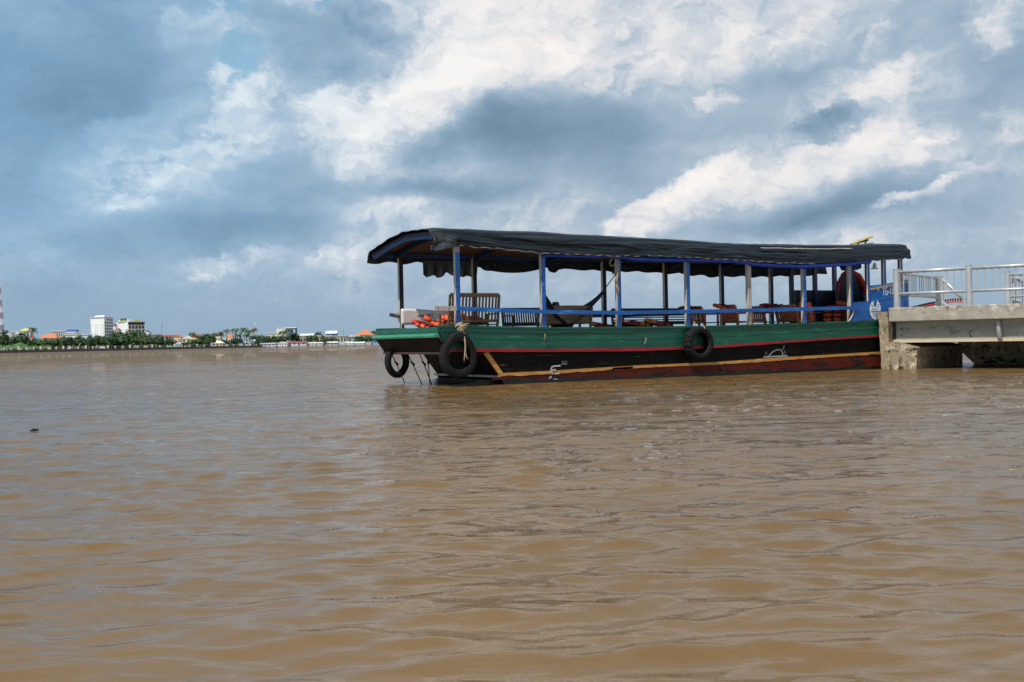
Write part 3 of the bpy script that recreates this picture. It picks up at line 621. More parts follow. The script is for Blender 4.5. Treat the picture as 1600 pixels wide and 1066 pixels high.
# ------------------------------------------------------------------ tyres hung as fenders
def tyre_mesh(m, Ro, Ri, w, tear=0, blocks=36, tread=.012, seed=0):
    pr_ = [(Ri, -.30), (Ri+.02, -.46), (Ri+(Ro-Ri)*.5, -.50), (Ro-.035, -.47), (Ro-.008, -.38), (Ro, -.2), (Ro, 0), (Ro, .2), (Ro-.008, .38), (Ro-.035, .47), (Ri+(Ro-Ri)*.5, .50), (Ri+.02, .46), (Ri, .30), (Ri+.03, .33), (Ro-.055, .36), (Ro-.03, 0), (Ro-.055, -.36), (Ri+.03, -.33)]
    n = blocks*4; k = len(m.v); P = len(pr_)
    for i in range(n):
        th = 2*math.pi*i/n
        s = 1+tear*max(0, math.cos(th))**6-tear*.35*max(0, abs(math.sin(th)))**2
        for j, (r, x) in enumerate(pr_):
            rr = r
            if 4 <= j <= 8 and i % 4 in (0, 1) and j in ((4, 5, 7, 8) if i % 8 < 4 else (4, 6, 8)): rr -= tread
            m.v.append((rr*math.sin(th)*(s if abs(math.cos(th)) > .0 else 1), x*w, rr*math.cos(th)*(1+tear*max(0, math.cos(th))**6)))
    for i in range(n):
        for j in range(P):
            a0 = k+i*P+j; a1 = k+i*P+(j+1) % P; b0 = k+((i+1) % n)*P+j; b1 = k+((i+1) % n)*P+(j+1) % P
            m.f.append((a0, a1, b1, b0)); m.mi.append(0)
    return m
def tyre(label, loc, rz, Ro, Ri, w, tear, tread, blocks, flip=False):
    t = thing('tyre_fender', label, 'tyre', loc, ANG+rz)
    if flip: t.rotation_euler = (math.pi, 0, ANG+rz)
    tyre_mesh(MB(), Ro, Ri, w, tear, blocks, tread).build('tyre', M['rubber'], t, smooth=False)
    return t
t1 = tyre('ribbed black tyre tied with a knotted rope under the first front post of the boat', bw(.16, -.16, .60), R(-4), .42, .255, .25, .22, .009, 44)
kn = MB(); rnd = random.Random(3)
def ring(c, r, tilt, n=26): return [(c[0]+r*math.cos(t), c[1]+r*math.sin(t)*.9, c[2]+tilt*math.cos(t+1)*r) for t in np.linspace(0, 2*math.pi, n)]
for z, r in ((.62, .085), (.585, .09), (.55, .08), (.655, .07)): kn.tube(ring((.10, .16 if z > .6 else .0, z), r, .5), .020, 6)
kn.tube([(.06, .1, .66), (.16, -.02, .60), (.05, -.06, .55), (.12, -.03, .48)], .022, 6)
kn.tube([(.12, -.03, .5), (.10, -.11, .40), (.11, -.13, .25), (.105, -.13, .12), (.10, -.13, .02)], [.022, .018, .016, .02, .014], 6)
kn.tube([(.105, -.13, .10), (.13, -.14, -.02), (.17, -.13, -.04)], .013, 5).tube([(.10, -.13, .12), (.075, -.13, -.10)], .012, 5)
kn.build('rope', M['rope'], t1, smooth=True)
t2 = tyre('chunky treaded black tyre hung on the green side halfway along the boat', bw(6.32, -.15, .765), R(2), .385, .235, .25, .0, .030, 20)
MB().tube([(.02, .06, .32), (.03, .12, .42), (.0, .16, .52)], .014, 5).tube([(.08, -.10, .30), (.10, -.13, .36), (.07, -.06, .40)], .016, 5).build('rope', M['rope'], t2, smooth=True)
t3 = tyre('black tyre with a pointed lower edge hanging under the far corner of the boat end', bw(.08, 2.70, .50), R(12), .325, .205, .17, .16, .007, 40, flip=True)
MB().tube([(0, .0, -.24), (.0, .0, -.42)], .014, 5).build('rope', M['rope'], t3)

# ------------------------------------------------------------------ seats on the boat
def seat(name, label, u, v, rz, w, hb, mat, horizontal=False, seat_h=.42, dep=.48, tilt=.14, arms=True, slat=.045, base=DZ, gap=.035, cat='chair', group=None):
    """front faces local +x, width along y; back stands at -dep/2"""
    t = thing(name, label, cat, bw(u, v, base), ANG+rz, group)
    m = MB(); n = max(4, int(dep/.09))
    for i in range(n):
        x = -dep/2+dep*(i+.5)/n; m.box((x, 0, seat_h), (dep/n-.02, w, .025))
    m.build('seat', mat, t)
    m = MB(); x0 = -dep/2; h = hb-seat_h
    def bp(y, f, off=0): return (x0-tilt*f*h+off, y, seat_h+f*h)
    m.beam(bp(-w/2+.03, 1, 0), bp(w/2-.03, 1, 0), .035, .085); m.beam(bp(-w/2, .12), bp(w/2, .12), .03, .06)
    for s in (-1, 1): m.beam(bp(s*(w/2-.02), -.0), bp(s*(w/2-.02), 1.02), .045, .045, up=(1, 0, 0))
    if horizontal:
        for f in (.3, .48, .66, .84): m.beam(bp(-w/2, f, -.004), bp(w/2, f, -.004), .018, h*.085)
    else:
        k = int((w-.08)/(slat+gap))
        for i in range(k):
            y = -w/2+.05+(w-.10)*(i+.5)/k; m.beam(bp(y, .14), bp(y, .97), .016, slat, up=(0, 1, 0))
    m.build('backrest', mat, t)
    for s in (-1, 1):
        if arms:
            m = MB(); m.beam((x0-.07, s*(w/2-.03), seat_h+.23), (dep/2-.02, s*(w/2-.03), seat_h+.22), .05, .028)
            m.build('armrest', mat, t)
        MB().beam((dep/2-.05, s*(w/2-.03), 0), (dep/2-.05, s*(w/2-.03), seat_h+(.21 if arms else 0)), .042, .042).build('leg', mat, t)
        MB().beam((x0+.0, s*(w/2-.03), 0), (x0, s*(w/2-.03), seat_h), .042, .042).build('leg', mat, t)
    return t
seat('slatted_bench', 'tall backed brown slatted bench beside the first front post', .81, .62, R(90), 1.19, 1.03, M['brown_wood'], cat='bench', slat=.04, gap=.035)
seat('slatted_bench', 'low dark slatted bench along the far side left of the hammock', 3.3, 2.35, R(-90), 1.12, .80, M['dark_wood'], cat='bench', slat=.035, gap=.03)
seat('slatted_bench', 'low brown slatted bench in front of the hammock', 3.18, .62, R(90), 1.16, .77, M['brown_wood'], cat='bench', slat=.05, gap=.012)
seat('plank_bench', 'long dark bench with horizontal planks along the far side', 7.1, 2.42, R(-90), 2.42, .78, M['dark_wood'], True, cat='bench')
CH = 'folding armchairs in rows before the wheelhouse'
for i, (u, v, lab) in enumerate([(7.95, .62, 'red brown slatted armchair just right of the hanging side tyre, nearest the rail'),
        (9.87, .62, 'red brown slatted armchair nearest the rail between the fifth and sixth front posts'),
        (11.92, .55, 'red brown slatted armchair next to the blue wheelhouse panel'),
        (7.72, 1.6, 'red brown armchair behind the hanging side tyre, in the inner row'),
        (9.70, 1.6, 'red brown armchair of the inner row beside the bare grey post'),
        (11.42, 1.6, 'red brown armchair of the inner row near the dark wheelhouse panel'),
        (8.78, 1.6, 'dark slatted armchair of the inner row left of the bare grey post'),
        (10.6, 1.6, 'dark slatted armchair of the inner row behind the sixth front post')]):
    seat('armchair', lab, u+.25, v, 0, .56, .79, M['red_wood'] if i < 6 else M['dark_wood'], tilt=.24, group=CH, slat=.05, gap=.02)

# ------------------------------------------------------------------ life jackets
def puff(m, c, d, bend=0, mi=0, n=10):
    def fn(a, b):
        th = (a-.5)*math.pi; ph = b*2*math.pi
        def sp(x, e): return math.copysign(abs(x)**e, x)
        x = sp(math.cos(th), .5)*sp(math.cos(ph), .5); y = sp(math.cos(th), .5)*sp(math.sin(ph), .5); z = sp(math.sin(th), .7)
        return (c[0]+x*d[0]/2, c[1]+y*d[1]/2, c[2]+z*d[2]/2+bend*y*y+.012*N3(x*3+c[0]*9, y*3+c[1]*7, z))
    return m.grid(fn, n, n*2, mi)
def vest(label, loc, rot, mat, mat2=None, size=1, group='life jackets on the boat'):
    t = thing('life_jacket', label, 'life jacket', loc, 0, group); t.rotation_euler = rot; t.scale = (size,)*3
    m = MB(); puff(m, (-.115, 0, .05), (.21, .46, .10), -.03); puff(m, (.115, 0, .05), (.21, .46, .10), -.03); m.build('panel', mat, t, smooth=True)
    m = MB(); puff(m, (0, .30, .06), (.34, .17, .11)); m.build('collar', mat2 or mat, t, smooth=True)
    m = MB()
    for y in (-.12, .06): m.box((0, y, .052), (.455, .035, .118))
    m.box((0, 0, .05), (.03, .4, .07)); m.build('strap', M['strap'], t)
    return t
def bv(u, v, z, *a): return bw(u, v, z)
Z = ANG
vest('orange life jacket lying at the left end of the pile beside the white banner', bw(.55, 2.1, 1.20), (.3, .1, Z+.4), M['orange'], M['redvest'])
vest('orange life jacket with black straps in the middle of the pile below the banner', bw(.6, 1.62, 1.22), (.5, -.1, Z+1.2), M['orange'])
vest('orange life jacket under the armrest of the tall backed bench', bw(.42, 1.0, 1.20), (.6, .2, Z-.6), M['orange'])
vest('orange life jacket leaning up against the slats of the tall backed bench', bw(.55, .80, 1.25), (1.25, .1, Z+.2), M['orange'], M['redvest'])
vest('red life jacket lying on the seat of the tall backed bench near its middle', bw(.92, .66, 1.31), (.25, .1, Z+1.6), M['redvest'])
vest('red orange life jacket at the right end of the tall backed bench seat', bw(1.15, .95, 1.30), (.2, 0, Z+.8), M['redvest'], M['orange'])
vest('red life jacket on the pile lowest below the banner', bw(.5, 1.4, 1.10), (.1, .2, Z+.1), M['redvest'])
vest('yellow edged red life jacket on the plank bench just left of the third front post', bw(5.15, 1.9, 1.16), (.15, .1, Z+.3), M['redvest'], M['yellowvest'])
vest('red life jacket spread on the plank bench just right of the third front post', bw(5.9, 1.9, 1.20), (.2, .1, Z+1.4), M['redvest'], M['orange'])
vest('orange yellow life jacket humped on the plank bench left of the hanging side tyre', bw(6.75, 1.8, 1.18), (.2, -.1, Z+1.5), M['redvest'], M['yellowvest'], 1.15)
vest('second red life jacket beside the humped one on the plank bench', bw(6.3, 2.0, 1.16), (.15, .2, Z+1.7), M['yellowvest'], M['redvest'])
vest('red life jacket hung over the armchair back right above the hanging side tyre', bw(7.45, 1.6, 1.58), (.1, -.2, Z+.1), M['redvest'], size=.7)
vest('orange life jacket hung over the armchair back just right of the hanging side tyre', bw(7.88, .75, 1.58), (.1, -.25, Z+1.5), M['orange'], size=.8)
vest('red life jacket spread over the armchair back left of the sixth front post', bw(9.95, 1.3, 1.60), (.1, -.1, Z+.2), M['redvest'], size=.95)
vest('orange life jacket hung over the armchair back next to the blue wheelhouse panel', bw(11.86, .55, 1.62), (.1, -.2, Z+1.5), M['orange'], size=.95)
vest('red life jacket standing upright right of the sixth front post', bw(10.35, .6, 1.35), (1.4, .0, Z-.4), M['redvest'], M['orange'])
vest('orange life jacket in the seat behind the chair at the blue wheelhouse panel', bw(11.5, .8, 1.36), (.7, .0, Z-.9), M['orange'], M['redvest'])
# tall navy seat in the wheelhouse with a red jacket over its shoulders
hs = thing('helm_seat', 'tall dark navy padded seat back with rounded top inside the wheelhouse', 'seat', bw(12.85, 1.5, DZ), ANG)
pl = [(-.45, 0), (-.45, 1.25), (-.40, 1.48), (-.28, 1.64), (-.1, 1.72), (.1, 1.71), (.26, 1.60), (.38, 1.42), (.46, 1.1), (.5, 0)]
MB().prism(pl, lambda p, s: (p[0], (-.07, .07)[s], p[1])).build('backrest', M['navy'], hs, bevel=.03)
MB().box((0, -.3, .45), (.9, .5, .12)).build('seat', M['navy'], hs, bevel=.03)
MB().tube([(-.1, -.09, 1.40), (-.1, -.075, 1.40)], .03, 10).build('button', M['markwhite'], hs)
t = thing('life_jacket', 'red life jacket draped over the navy seat back in the wheelhouse', 'life jacket', bw(12.85, 1.5, DZ), ANG, 'life jackets on the boat')
m = MB()
pts = [(-.47, -.05, 1.1), (-.46, -.06, 1.3), (-.41, -.05, 1.5), (-.27, -.02, 1.68), (-.05, .02, 1.765), (.14, 0, 1.74), (.30, -.05, 1.63), (.42, -.08, 1.42), (.50, -.09, 1.18), (.53, -.09, 1.0)]
m.tube(pts, [.02, .03, .03, .035, .045, .06, .09, .09, .05, .02], 10); m.build('panel', M['redvest'], t, smooth=True)
MB().tube([(.47, -.17, 1.30), (.52, -.18, 1.12), (.50, -.17, 1.02)], [.02, .035, .02], 8).build('strap', M['markwhite'], t)
# banner
bn = thing('banner', 'white vinyl banner leaning on the rail at the left end of the boat', 'banner', bw(0, 0, 0), ANG)
def bf(a, b): return (.17+a*1.15, 2.62+.02*math.sin(a*5), 1.665-a*.03-b*.36+.01*math.sin(a*7))
MB().grid(bf, 16, 6).build('sheet', M['banner'], bn, smooth=True).modifiers.new('solid', 'SOLIDIFY').thickness = .01
q = text_mb('mm HOME', .125); MB().add([(.56+x*.95, 2.605, 1.47+y) for x, y, z in q[0]], q[1]).build('lettering', M['ink'], bn)
MB().tube([(.19, 2.66, .84), (.19, 2.66, 1.64)], .015, 6).tube([(1.3, 2.66, .84), (1.3, 2.66, 1.6)], .015, 6).build('stake', M['grey_wood'], bn)
# hammock
hk = thing('hammock', 'dark navy hammock slung between the second and third front posts', 'hammock', bw(0, 0, 0), ANG)
def hf(a, b):
    u = 2.40+a*1.55; w = .04+.34*math.sin(math.pi*a)**.7
    if a < .5: z = 2.04-1.02*(a/.5)**.62
    else: z = 1.94-.92*((1-a)/.5)**.8
    y = .22+.45*math.sin(math.pi*a)+(b-.5)*2*w
    return (u+.06*N3(a*5, b*5), y, z+.42*abs(b-.5)**1.4*math.sin(math.pi*a)+.015*math.sin(b*20)*(1-math.sin(math.pi*a)))
MB().grid(hf, 40, 18).build('cloth', M['navy'], hk, smooth=True).modifiers.new('solid', 'SOLIDIFY').thickness = .008
MB().tube([(3.95, .22, 1.94), (4.24, .06, 2.36)], .012, 6).tube([(2.40, .22, 2.04), (2.33, .08, 2.12)], .012, 6).build('cord', M['strap'], hk)
m = MB(); puff(m, (2.86, .42, 1.66), (.13, .16, .15)); m.build('bundled_edge', M['navy'], hk, smooth=True)
# rope hanging on the third post
rt = thing('hanging_rope', 'frayed straw rope looped and hanging down the third front post', 'rope', bw(4.2, -.03, 0), ANG)
m = MB()
m.tube([(-.03, 0, 2.76), (-.15, 0, 2.66), (-.21, 0, 2.56), (-.17, 0, 2.50), (-.08, 0, 2.52), (-.04, 0, 2.64), (-.02, 0, 2.74)], .013, 6)
m.tube([(.0, 0, 2.74), (.01, -.01, 2.5), (-.02, -.02, 2.3), (-.05, -.02, 2.18), (-.02, -.02, 2.0), (-.03, -.02, 1.9)], [.014, .016, .03, .035, .022, .012], 7)
m.tube([(-.06, -.02, 2.27), (-.10, -.03, 2.19), (-.05, -.04, 2.13)], .018, 6); m.tube([(-.01, -.02, 2.12), (.0, -.03, 1.96), (-.02, -.02, 1.86)], .013, 6)
m.tube([(.02+.08*math.cos(tt), .085+.085*math.sin(tt)-.0, 2.34+.01*tt/3) for tt in np.linspace(0, 9, 30)], .012, 6)
m.build('rope', M['rope'], rt, smooth=True)
# yellow tilted fixture on the roof
yf = thing('roof_fixture', 'flat yellow tilted fixture on a dark bracket on the awning roof', 'fixture', bw(13.0, 1.2, 0), ANG)
MB().beam((-.33, 0, 3.31), (.38, 0, 3.52), .16, .035).build('panel', M['yellowfix'], yf, bevel=.01)
MB().beam((-.08, 0, 3.37), (.22, 0, 3.43), .12, .07).build('housing', M['darkpanel'], yf)
m = MB()
for x in (-.12, .16): m.beam((x, 0, 3.24), (x+.02, 0, 3.40), .04, .04)
m.beam((.1, .05, 3.30), (.50, .05, 3.36), .06, .03); m.build('bracket', M['steel'], yf)

# ------------------------------------------------------------------ pier
PA = math.atan2(-.618, .786)
def pw(s, t, z): return Vector((9.39+.786*s+.618*t, 28.94-.618*s+.786*t, z))
pier = thing('concrete_pier', 'weathered concrete pier on a stained end wall at the right of the boat', 'pier', pw(0, 0, 0), PA)
def rough_prism(poly, t0, t1, amp, seg=.12, seed=0):
    pts = []
    for (a, b), (c, d) in zip(poly, poly[1:]+poly[:1]):
        n = max(1, int(math.hypot(c-a, d-b)/seg))
        for i in range(n): pts.append((a+(c-a)*i/n, b+(d-b)*i/n))
    pts = [(p[0]+amp*N3(p[0]*5, p[1]*5, seed), p[1]+amp*N3(p[0]*5, p[1]*5, seed+7)) for p in pts]
    return MB().prism(pts, lambda p, s: (p[0], (t0, t1)[s], p[1]))
MB().prism([(.20, 0), (-.10, 4.75), (12, 4.75), (12, 0)], lambda p, s: (p[0], p[1], (1.20, 1.555)[s])).build('deck_slab', M['concrete'], pier, bevel=.02)
rough_prism([(-.05, 1.46), (.185, 1.46), (.20, 1.1), (.20, .70), (.38, .70), (.62, .63), (.9, .55), (.9, -.9), (0, -.9), (0, .0)], -.03, 3.7, .025).build('end_wall', M['pilecrete'], pier)
for t0 in (.30, 1.6, 2.9, 4.2):
    MB().bb((.28, t0, .745), (12, t0+.16, 1.195)).build('girder', M['girder'], pier)
    MB().bb((.26, t0-.14, .665), (12, t0+.30, .742)).build('girder_flange', M['flange'], pier)
MB().bb((.19, .28, .70), (.28, 4.4, 1.19)).build('girder_stop', M['darkpanel'], pier)
MB().prism([(.70, 1.19), (.70, .46), (1.12, .03), (1.12, -.9), (12, -.9), (12, 1.19)], lambda p, s: (p[0], (3.95, 4.25)[s], p[1])).build('abutment_wall', M['pilecrete'], pier)
for s0, t0 in ((4.6, 2.4), (3.4, 3.2)):
    MB().tube([(s0, t0, -1), (s0, t0, .66)], .16, 12).build('pile', M['pilecrete'], pier, smooth=True)
MB().beam((2.5, 3.6, .62), (4.8, 3.6, -.4), .22, .22).build('brace', M['pilecrete'], pier)
MB().tube([(2.78, .20, 1.25), (2.79, .19, 1.05), (2.84, .12, .72)], .055, 12).build('drain_pipe', M['steel'], pier, smooth=True)
m = MB()
for p in ([(2.12, .80), (2.08, .86), (2.10, .92), (2.16, .93)], [(2.16, .80), (2.10, .78)]):
    for q0, q1 in zip(p[:-1], p[1:]): m.beam((q0[0], .295, q0[1]), (q1[0], .295, q1[1]), .004, .022)
for q0 in ((.42, 1.0), (.42, .85), (.58, 1.02)): m.box((q0[0], .295, q0[1]), (.03, .01, .03))
m.build('painted_mark', M['strap'], pier)
def railing(label, posts, top, low, ph=.98, pr=.075, step=.173, lowrail=True, name='railing', baluster_low=None):
    t = thing(name, label, 'railing', pw(posts[0][0], posts[0][1], posts[0][2]), PA)
    o = Vector(posts[0])
    P = [Vector(p)-o for p in posts]
    for p in P:
        m = MB().tube([p, p+Vector((0, 0, ph-.02))], pr, 16); m.tube([p+Vector((0, 0, ph-.02)), p+Vector((0, 0, ph))], pr+.006, 16)
        m.build('post', M['steel'], t, smooth=False)
    for p, q in zip(P[:-1], P[1:]):
        d = (q-p); L_ = d.length; d.normalize(); up = Vector((0, 0, 1))
        MB().tube([p+up*top, q+up*top], .042, 12).build('top_rail', M['steel'], t, smooth=True)
        MB().tube([p+up*low, q+up*low], .036, 12).build('lower_rail', M['steel'], t, smooth=True)
        n = round(L_/step)
        for i in range(1, n):
            c = p+d*(L_*i/n); MB().tube([c+up*low, c+up*top], .013, 6).build('baluster', M['steel'], t)
    return t
Zd = 1.555
railing('steel railing along the front edge of the pier with three round posts', [(.375, .12, Zd), (2.15, .12, Zd), (3.95, .12, Zd)], .90, .345)
railing('short steel railing across the left end of the pier deck', [(.33, .35, Zd), (.0, 4.5, Zd)], .90, .345, pr=.06, step=.2)
railing('sloping stair railing going down behind the left end of the pier', [(.08, 4.62, Zd), (.70, 4.62, Zd-.65)], .90, .25, ph=.96, pr=.05, step=.1, name='stair_railing')
railing('steel railing at the back edge of the pier by the right photo edge', [(1.90, 4.5, Zd), (4.6, 4.5, Zd)], .90, .30, ph=1.0, pr=.075)
railing('sloping stair railing going down behind the right end of the pier', [(2.02, 4.66, Zd), (2.75, 4.66, Zd-.70)], .88, .25, ph=.94, pr=.05, step=.1, name='stair_railing')
# red boat lying behind the pier
rbt = thing('red_boat', 'small red boat with a dark rim lying behind the left end of the pier', 'boat', (at(1420, 480, 37.5).x, 37.5, 0), R(0))
def rh(a, b):
    x = a*1.55; th = (b-.5)*math.pi
    return (x, math.sin(th)*(.15+.5*min(1, a*1.3)), 1.70+.20*min(1, a*1.5)+.06*math.cos(th)-.04*(1-math.cos(th)))
MB().grid(rh, 14, 10).build('canopy', M['redvest'], rbt, smooth=True)
MB().tube([(-.05, -.12, 1.72), (.5, -.4, 1.86), (1.1, -.62, 1.96), (1.58, -.66, 1.97)], .035, 6).build('rim', M['darkpanel'], rbt)
MB().prism([(-.1, 1.68), (1.5, 1.62), (1.5, 1.2), (.2, 1.2)], lambda p, s: (p[0], (-.5, .5)[s], p[1])).build('hull', M['red'], rbt)
for x in (.3, 1.3): MB().tube([(x, -.3, -.3), (x, -.3, 1.3)], .03, 6).tube([(x, .3, -.3), (x, .3, 1.3)], .03, 6).build('post', M['darkpanel'], rbt)

# bits floating on the river
fl = MB().tube([(-.06, 0, .012), (0, .0, .03), (.06, .01, .012)], [.008, .028, .006], 6).tube([(0, 0, .02), (.04, .02, .035), (.07, .02, .02)], [.012, .014, .004], 6).build('driftwood', M['weed'])
p = at(53, 674, 1); fl.scale = (.75, .75, .6); fl.location = Vector((p.x, 1, 0))*(CAM_H/(CAM_H-p.z)); tag(fl, 'small dark piece of driftwood floating on the left of the river', 'driftwood')
fl = MB().prism([(-.028, 0), (-.01, .012), (.028, 0), (-.01, -.012)], lambda p, s: (p[0], p[1], (.02, .024)[s])).build('leaf', M['yellowfix'])
p = at(1583, 739, 1); fl.location = Vector((p.x, 1, 0))*(CAM_H/(CAM_H-p.z)); tag(fl, 'tiny yellow leaf floating near the right photo edge', 'leaf')
#FARBANK
# ------------------------------------------------------------------ far river bank
bankY = lin([(-700, 400), (-300, 440), (0, 480), (160, 540), (300, 600), (400, 720), (480, 820), (580, 950), (800, 1150), (1200, 1300), (1700, 1400), (2300, 1500)])
GZ = 1.3
def bx(px, off=0, py=540):
    p = at(px, py, bankY(px)+off); return Vector((p.x, p.y, 0))
F = {}
F['land'] = pm('bank_earth', (.10, .13, .045), (.07, .08, .035), .05, rough=.9, bump=0)
F['wallstone'] = pm('dark_quay_stone', (.12, .108, .098), (.07, .063, .058), .4, (1, 1, 2), .85, 0, wear=((.26, .22, .19)), wscale=.25, wthr=.60, wsoft=.08)
F['grass'] = pm('bright_grass', (.075, .150, .032), (.045, .10, .022), .3, rough=.8, bump=0)
F['cream'] = pm('cream_post', (.75, .66, .48), (.65, .55, .4), .5, rough=.7, bump=0)
F['pinkrail'] = pm('pale_rail', (.45, .42, .40), (.3, .28, .27), .2, rough=.8, bump=0)
for k, a, b in (('wwhite', (.80, .79, .78), (.72, .71, .70)), ('wcream', (.78, .70, .52), (.68, .6, .44)), ('wgrey', (.36, .35, .35), (.28, .27, .27)), ('wgreen', (.50, .72, .60), (.42, .62, .52)), ('wpale', (.60, .64, .70), (.52, .56, .62)), ('wbeige', (.55, .48, .40), (.45, .39, .32)), ('wpink', (.62, .48, .46), (.52, .4, .38)), ('wyellow', (.72, .66, .36), (.6, .55, .3)),
                ('rorange', (.56, .20, .085), (.44, .15, .065)), ('rred', (.38, .07, .06), (.30, .055, .05)), ('ryellow', (.52, .50, .16), (.44, .42, .13)), ('rteal', (.13, .36, .38), (.10, .29, .31)), ('rblue', (.03, .11, .38), (.02, .08, .28)), ('rgrey', (.42, .43, .45), (.32, .33, .35)), ('rwhite', (.70, .71, .72), (.58, .6, .62)), ('rnavy', (.02, .035, .10), (.015, .025, .07)), ('rmaroon', (.30, .16, .17), (.24, .12, .13)), ('glass', (.05, .07, .09), (.03, .045, .06)), ('door', (.12, .08, .06), (.09, .06, .045))):
    F[k] = pm(k, a, b, .35, (1, 1, 1.6), .7 if k != 'glass' else .25, 0)
XS = list(range(-700, 2301, 50))
land = MB()
front = [bx(x, 1.5) for x in XS]
n = len(XS)
land.add([(p.x, p.y, GZ) for p in front]+[(p.x*3.2, p.y*3.2+300, GZ+1) for p in front]+[(p.x, p.y, -2) for p in front],
         [(i, i+1, n+i+1, n+i) for i in range(n-1)]+[(2*n+i, 2*n+i+1, i+1, i) for i in range(n-1)])
tag(land.build('far_bank_ground', F['land']), kind='structure')
wl = thing('river_wall', 'long dark stone river wall with cream posts along the far bank', 'wall', bx(160))
o = Vector(wl.location)
wx = [x for x in range(-120, 408, 6)]
m = MB()
for a, b in zip(wx[:-1], wx[1:]):
    p, q = bx(a)-o, bx(b)-o
    m.beam((p.x, p.y, -.2), (q.x, q.y, -.2), .8, 2.9+.0*a)
m.build('wall', F['wallstone'], wl)
m = MB()
for a, b in zip(wx[:-1], wx[1:]):
    p, q = bx(a)-o, bx(b)-o; m.beam((p.x, p.y, 2.15), (q.x, q.y, 2.15), .2, .22)
m.build('rail', F['pinkrail'], wl)
px = -110.0; k = 0
while px < 404:
    p = bx(px)-o; h = .95 if k % 3 else 1.35
    MB().box((p.x, p.y-.3, 1.25+h/2), (.62+.2*(k % 3 == 0), .5, h+.1)).build('post', F['cream'], wl)
    px += 11.6+.6*math.sin(k*1.7); k += 1
# bright grass between wall and trees at the left
m = MB()
gx = [-120+i*8 for i in range(26)]
for a, b in zip(gx[:-1], gx[1:]):
    p, q, r, s = bx(a, 3), bx(b, 3), bx(b, 16), bx(a, 16)
    m.add([(p.x, p.y, GZ+.4+.5*N3(a, 1)), (q.x, q.y, GZ+.4+.5*N3(b, 1)), (r.x, r.y, GZ+2.6+1.3*N3(b*.3, 5)), (s.x, s.y, GZ+2.6+1.3*N3(a*.3, 5))], [(0, 1, 2, 3)])
g_ = m.build('grass', F['grass']); tag(g_, 'strip of bright green grass behind the river wall at the left', 'grass', kind='stuff')

# --- foliage
LEAF = [pm('leaf_dark', (.022, .060, .016), (.012, .035, .010), .5, rough=.6, bump=0), pm('leaf_mid', (.045, .105, .022), (.025, .06, .014), .5, rough=.6, bump=0), pm('leaf_light', (.085, .15, .03), (.05, .10, .02), .5, rough=.6, bump=0)]
BARK = pm('bark', (.14, .11, .08), (.08, .06, .05), 2, rough=.9, bump=0)
PALM = pm('palm_leaf', (.04, .085, .022), (.075, .10, .03), .4, rough=.5, bump=0)
PALMDRY = pm('palm_leaf_dry', (.17, .13, .05), (.11, .08, .03), .4, rough=.6, bump=0)
def crown_mesh(seed, n=900):
    r = random.Random(seed); m = MB()
    balls = [(Vector((r.uniform(-.62, .62), r.uniform(-.5, .5), r.uniform(.10, .80))), r.uniform(.16, .34)) for _ in range(15)]
    for i in range(n):
        c, rad = balls[r.randrange(len(balls))]
        d = Vector((r.gauss(0, 1), r.gauss(0, 1), r.gauss(.25, 1))).normalized(); p = c+d*rad*r.uniform(.65, 1.08)
        nrm = (d+Vector((r.uniform(-.7, .7), r.uniform(-.7, .7), r.uniform(-.4, .8)))).normalized()
        a = nrm.orthogonal().normalized(); b = nrm.cross(a); s = r.uniform(.05, .115)
        t = r.uniform(0, 6.28); a, b = a*math.cos(t)+b*math.sin(t), b*math.cos(t)-a*math.sin(t)
        m.add([p-a*s, p-b*s*.6, p+a*s, p+b*s*.6], [(0, 1, 2, 3)], 0 if r.random() < .38 else (1 if r.random() < .7 else 2))
    o_ = m.build('crown', LEAF); me = o_.data; bpy.data.objects.remove(o_); return me
def trunk_mesh(seed):
    r = random.Random(seed); m = MB()
    m.tube([(0, 0, 0), (.02, .01, .2), (.0, 0, .42)], [.05, .038, .03], 7)
    for k in range(4):
        a = k*1.6+r.random(); m.tube([(0, 0, .25+.05*k), (.22*math.cos(a), .2*math.sin(a), .45+.05*k), (.42*math.cos(a), .36*math.sin(a), .62)], [.025, .016, .007], 5)
    o_ = m.build('trunk', BARK); me = o_.data; bpy.data.objects.remove(o_); return me
CROWNS = [crown_mesh(i) for i in range(5)]; TRUNKS = [trunk_mesh(i) for i in range(2)]
def part_of(name, me, parent):
    o_ = bpy.data.objects.new(name, me); COL.objects.link(o_); o_.parent = parent; return o_
tcount = [0]
def tree(px, ytop, wpx, off, label, group=None, ybase=None):
    Y = bankY(px)+off; top = at(px, ytop-1.8, Y); z0 = GZ
    t = thing('broadleaf_tree', label, 'tree', (top.x, Y, z0), tcount[0]*2.1, group)
    h = max(2, top.z-z0); w = wpx/FPX*Y
    t.scale = (w/1.2, w/1.2, h/1.02)
    part_of('crown', CROWNS[tcount[0] % 5], t); part_of('trunk', TRUNKS[tcount[0] % 2], t); tcount[0] += 1
    return t
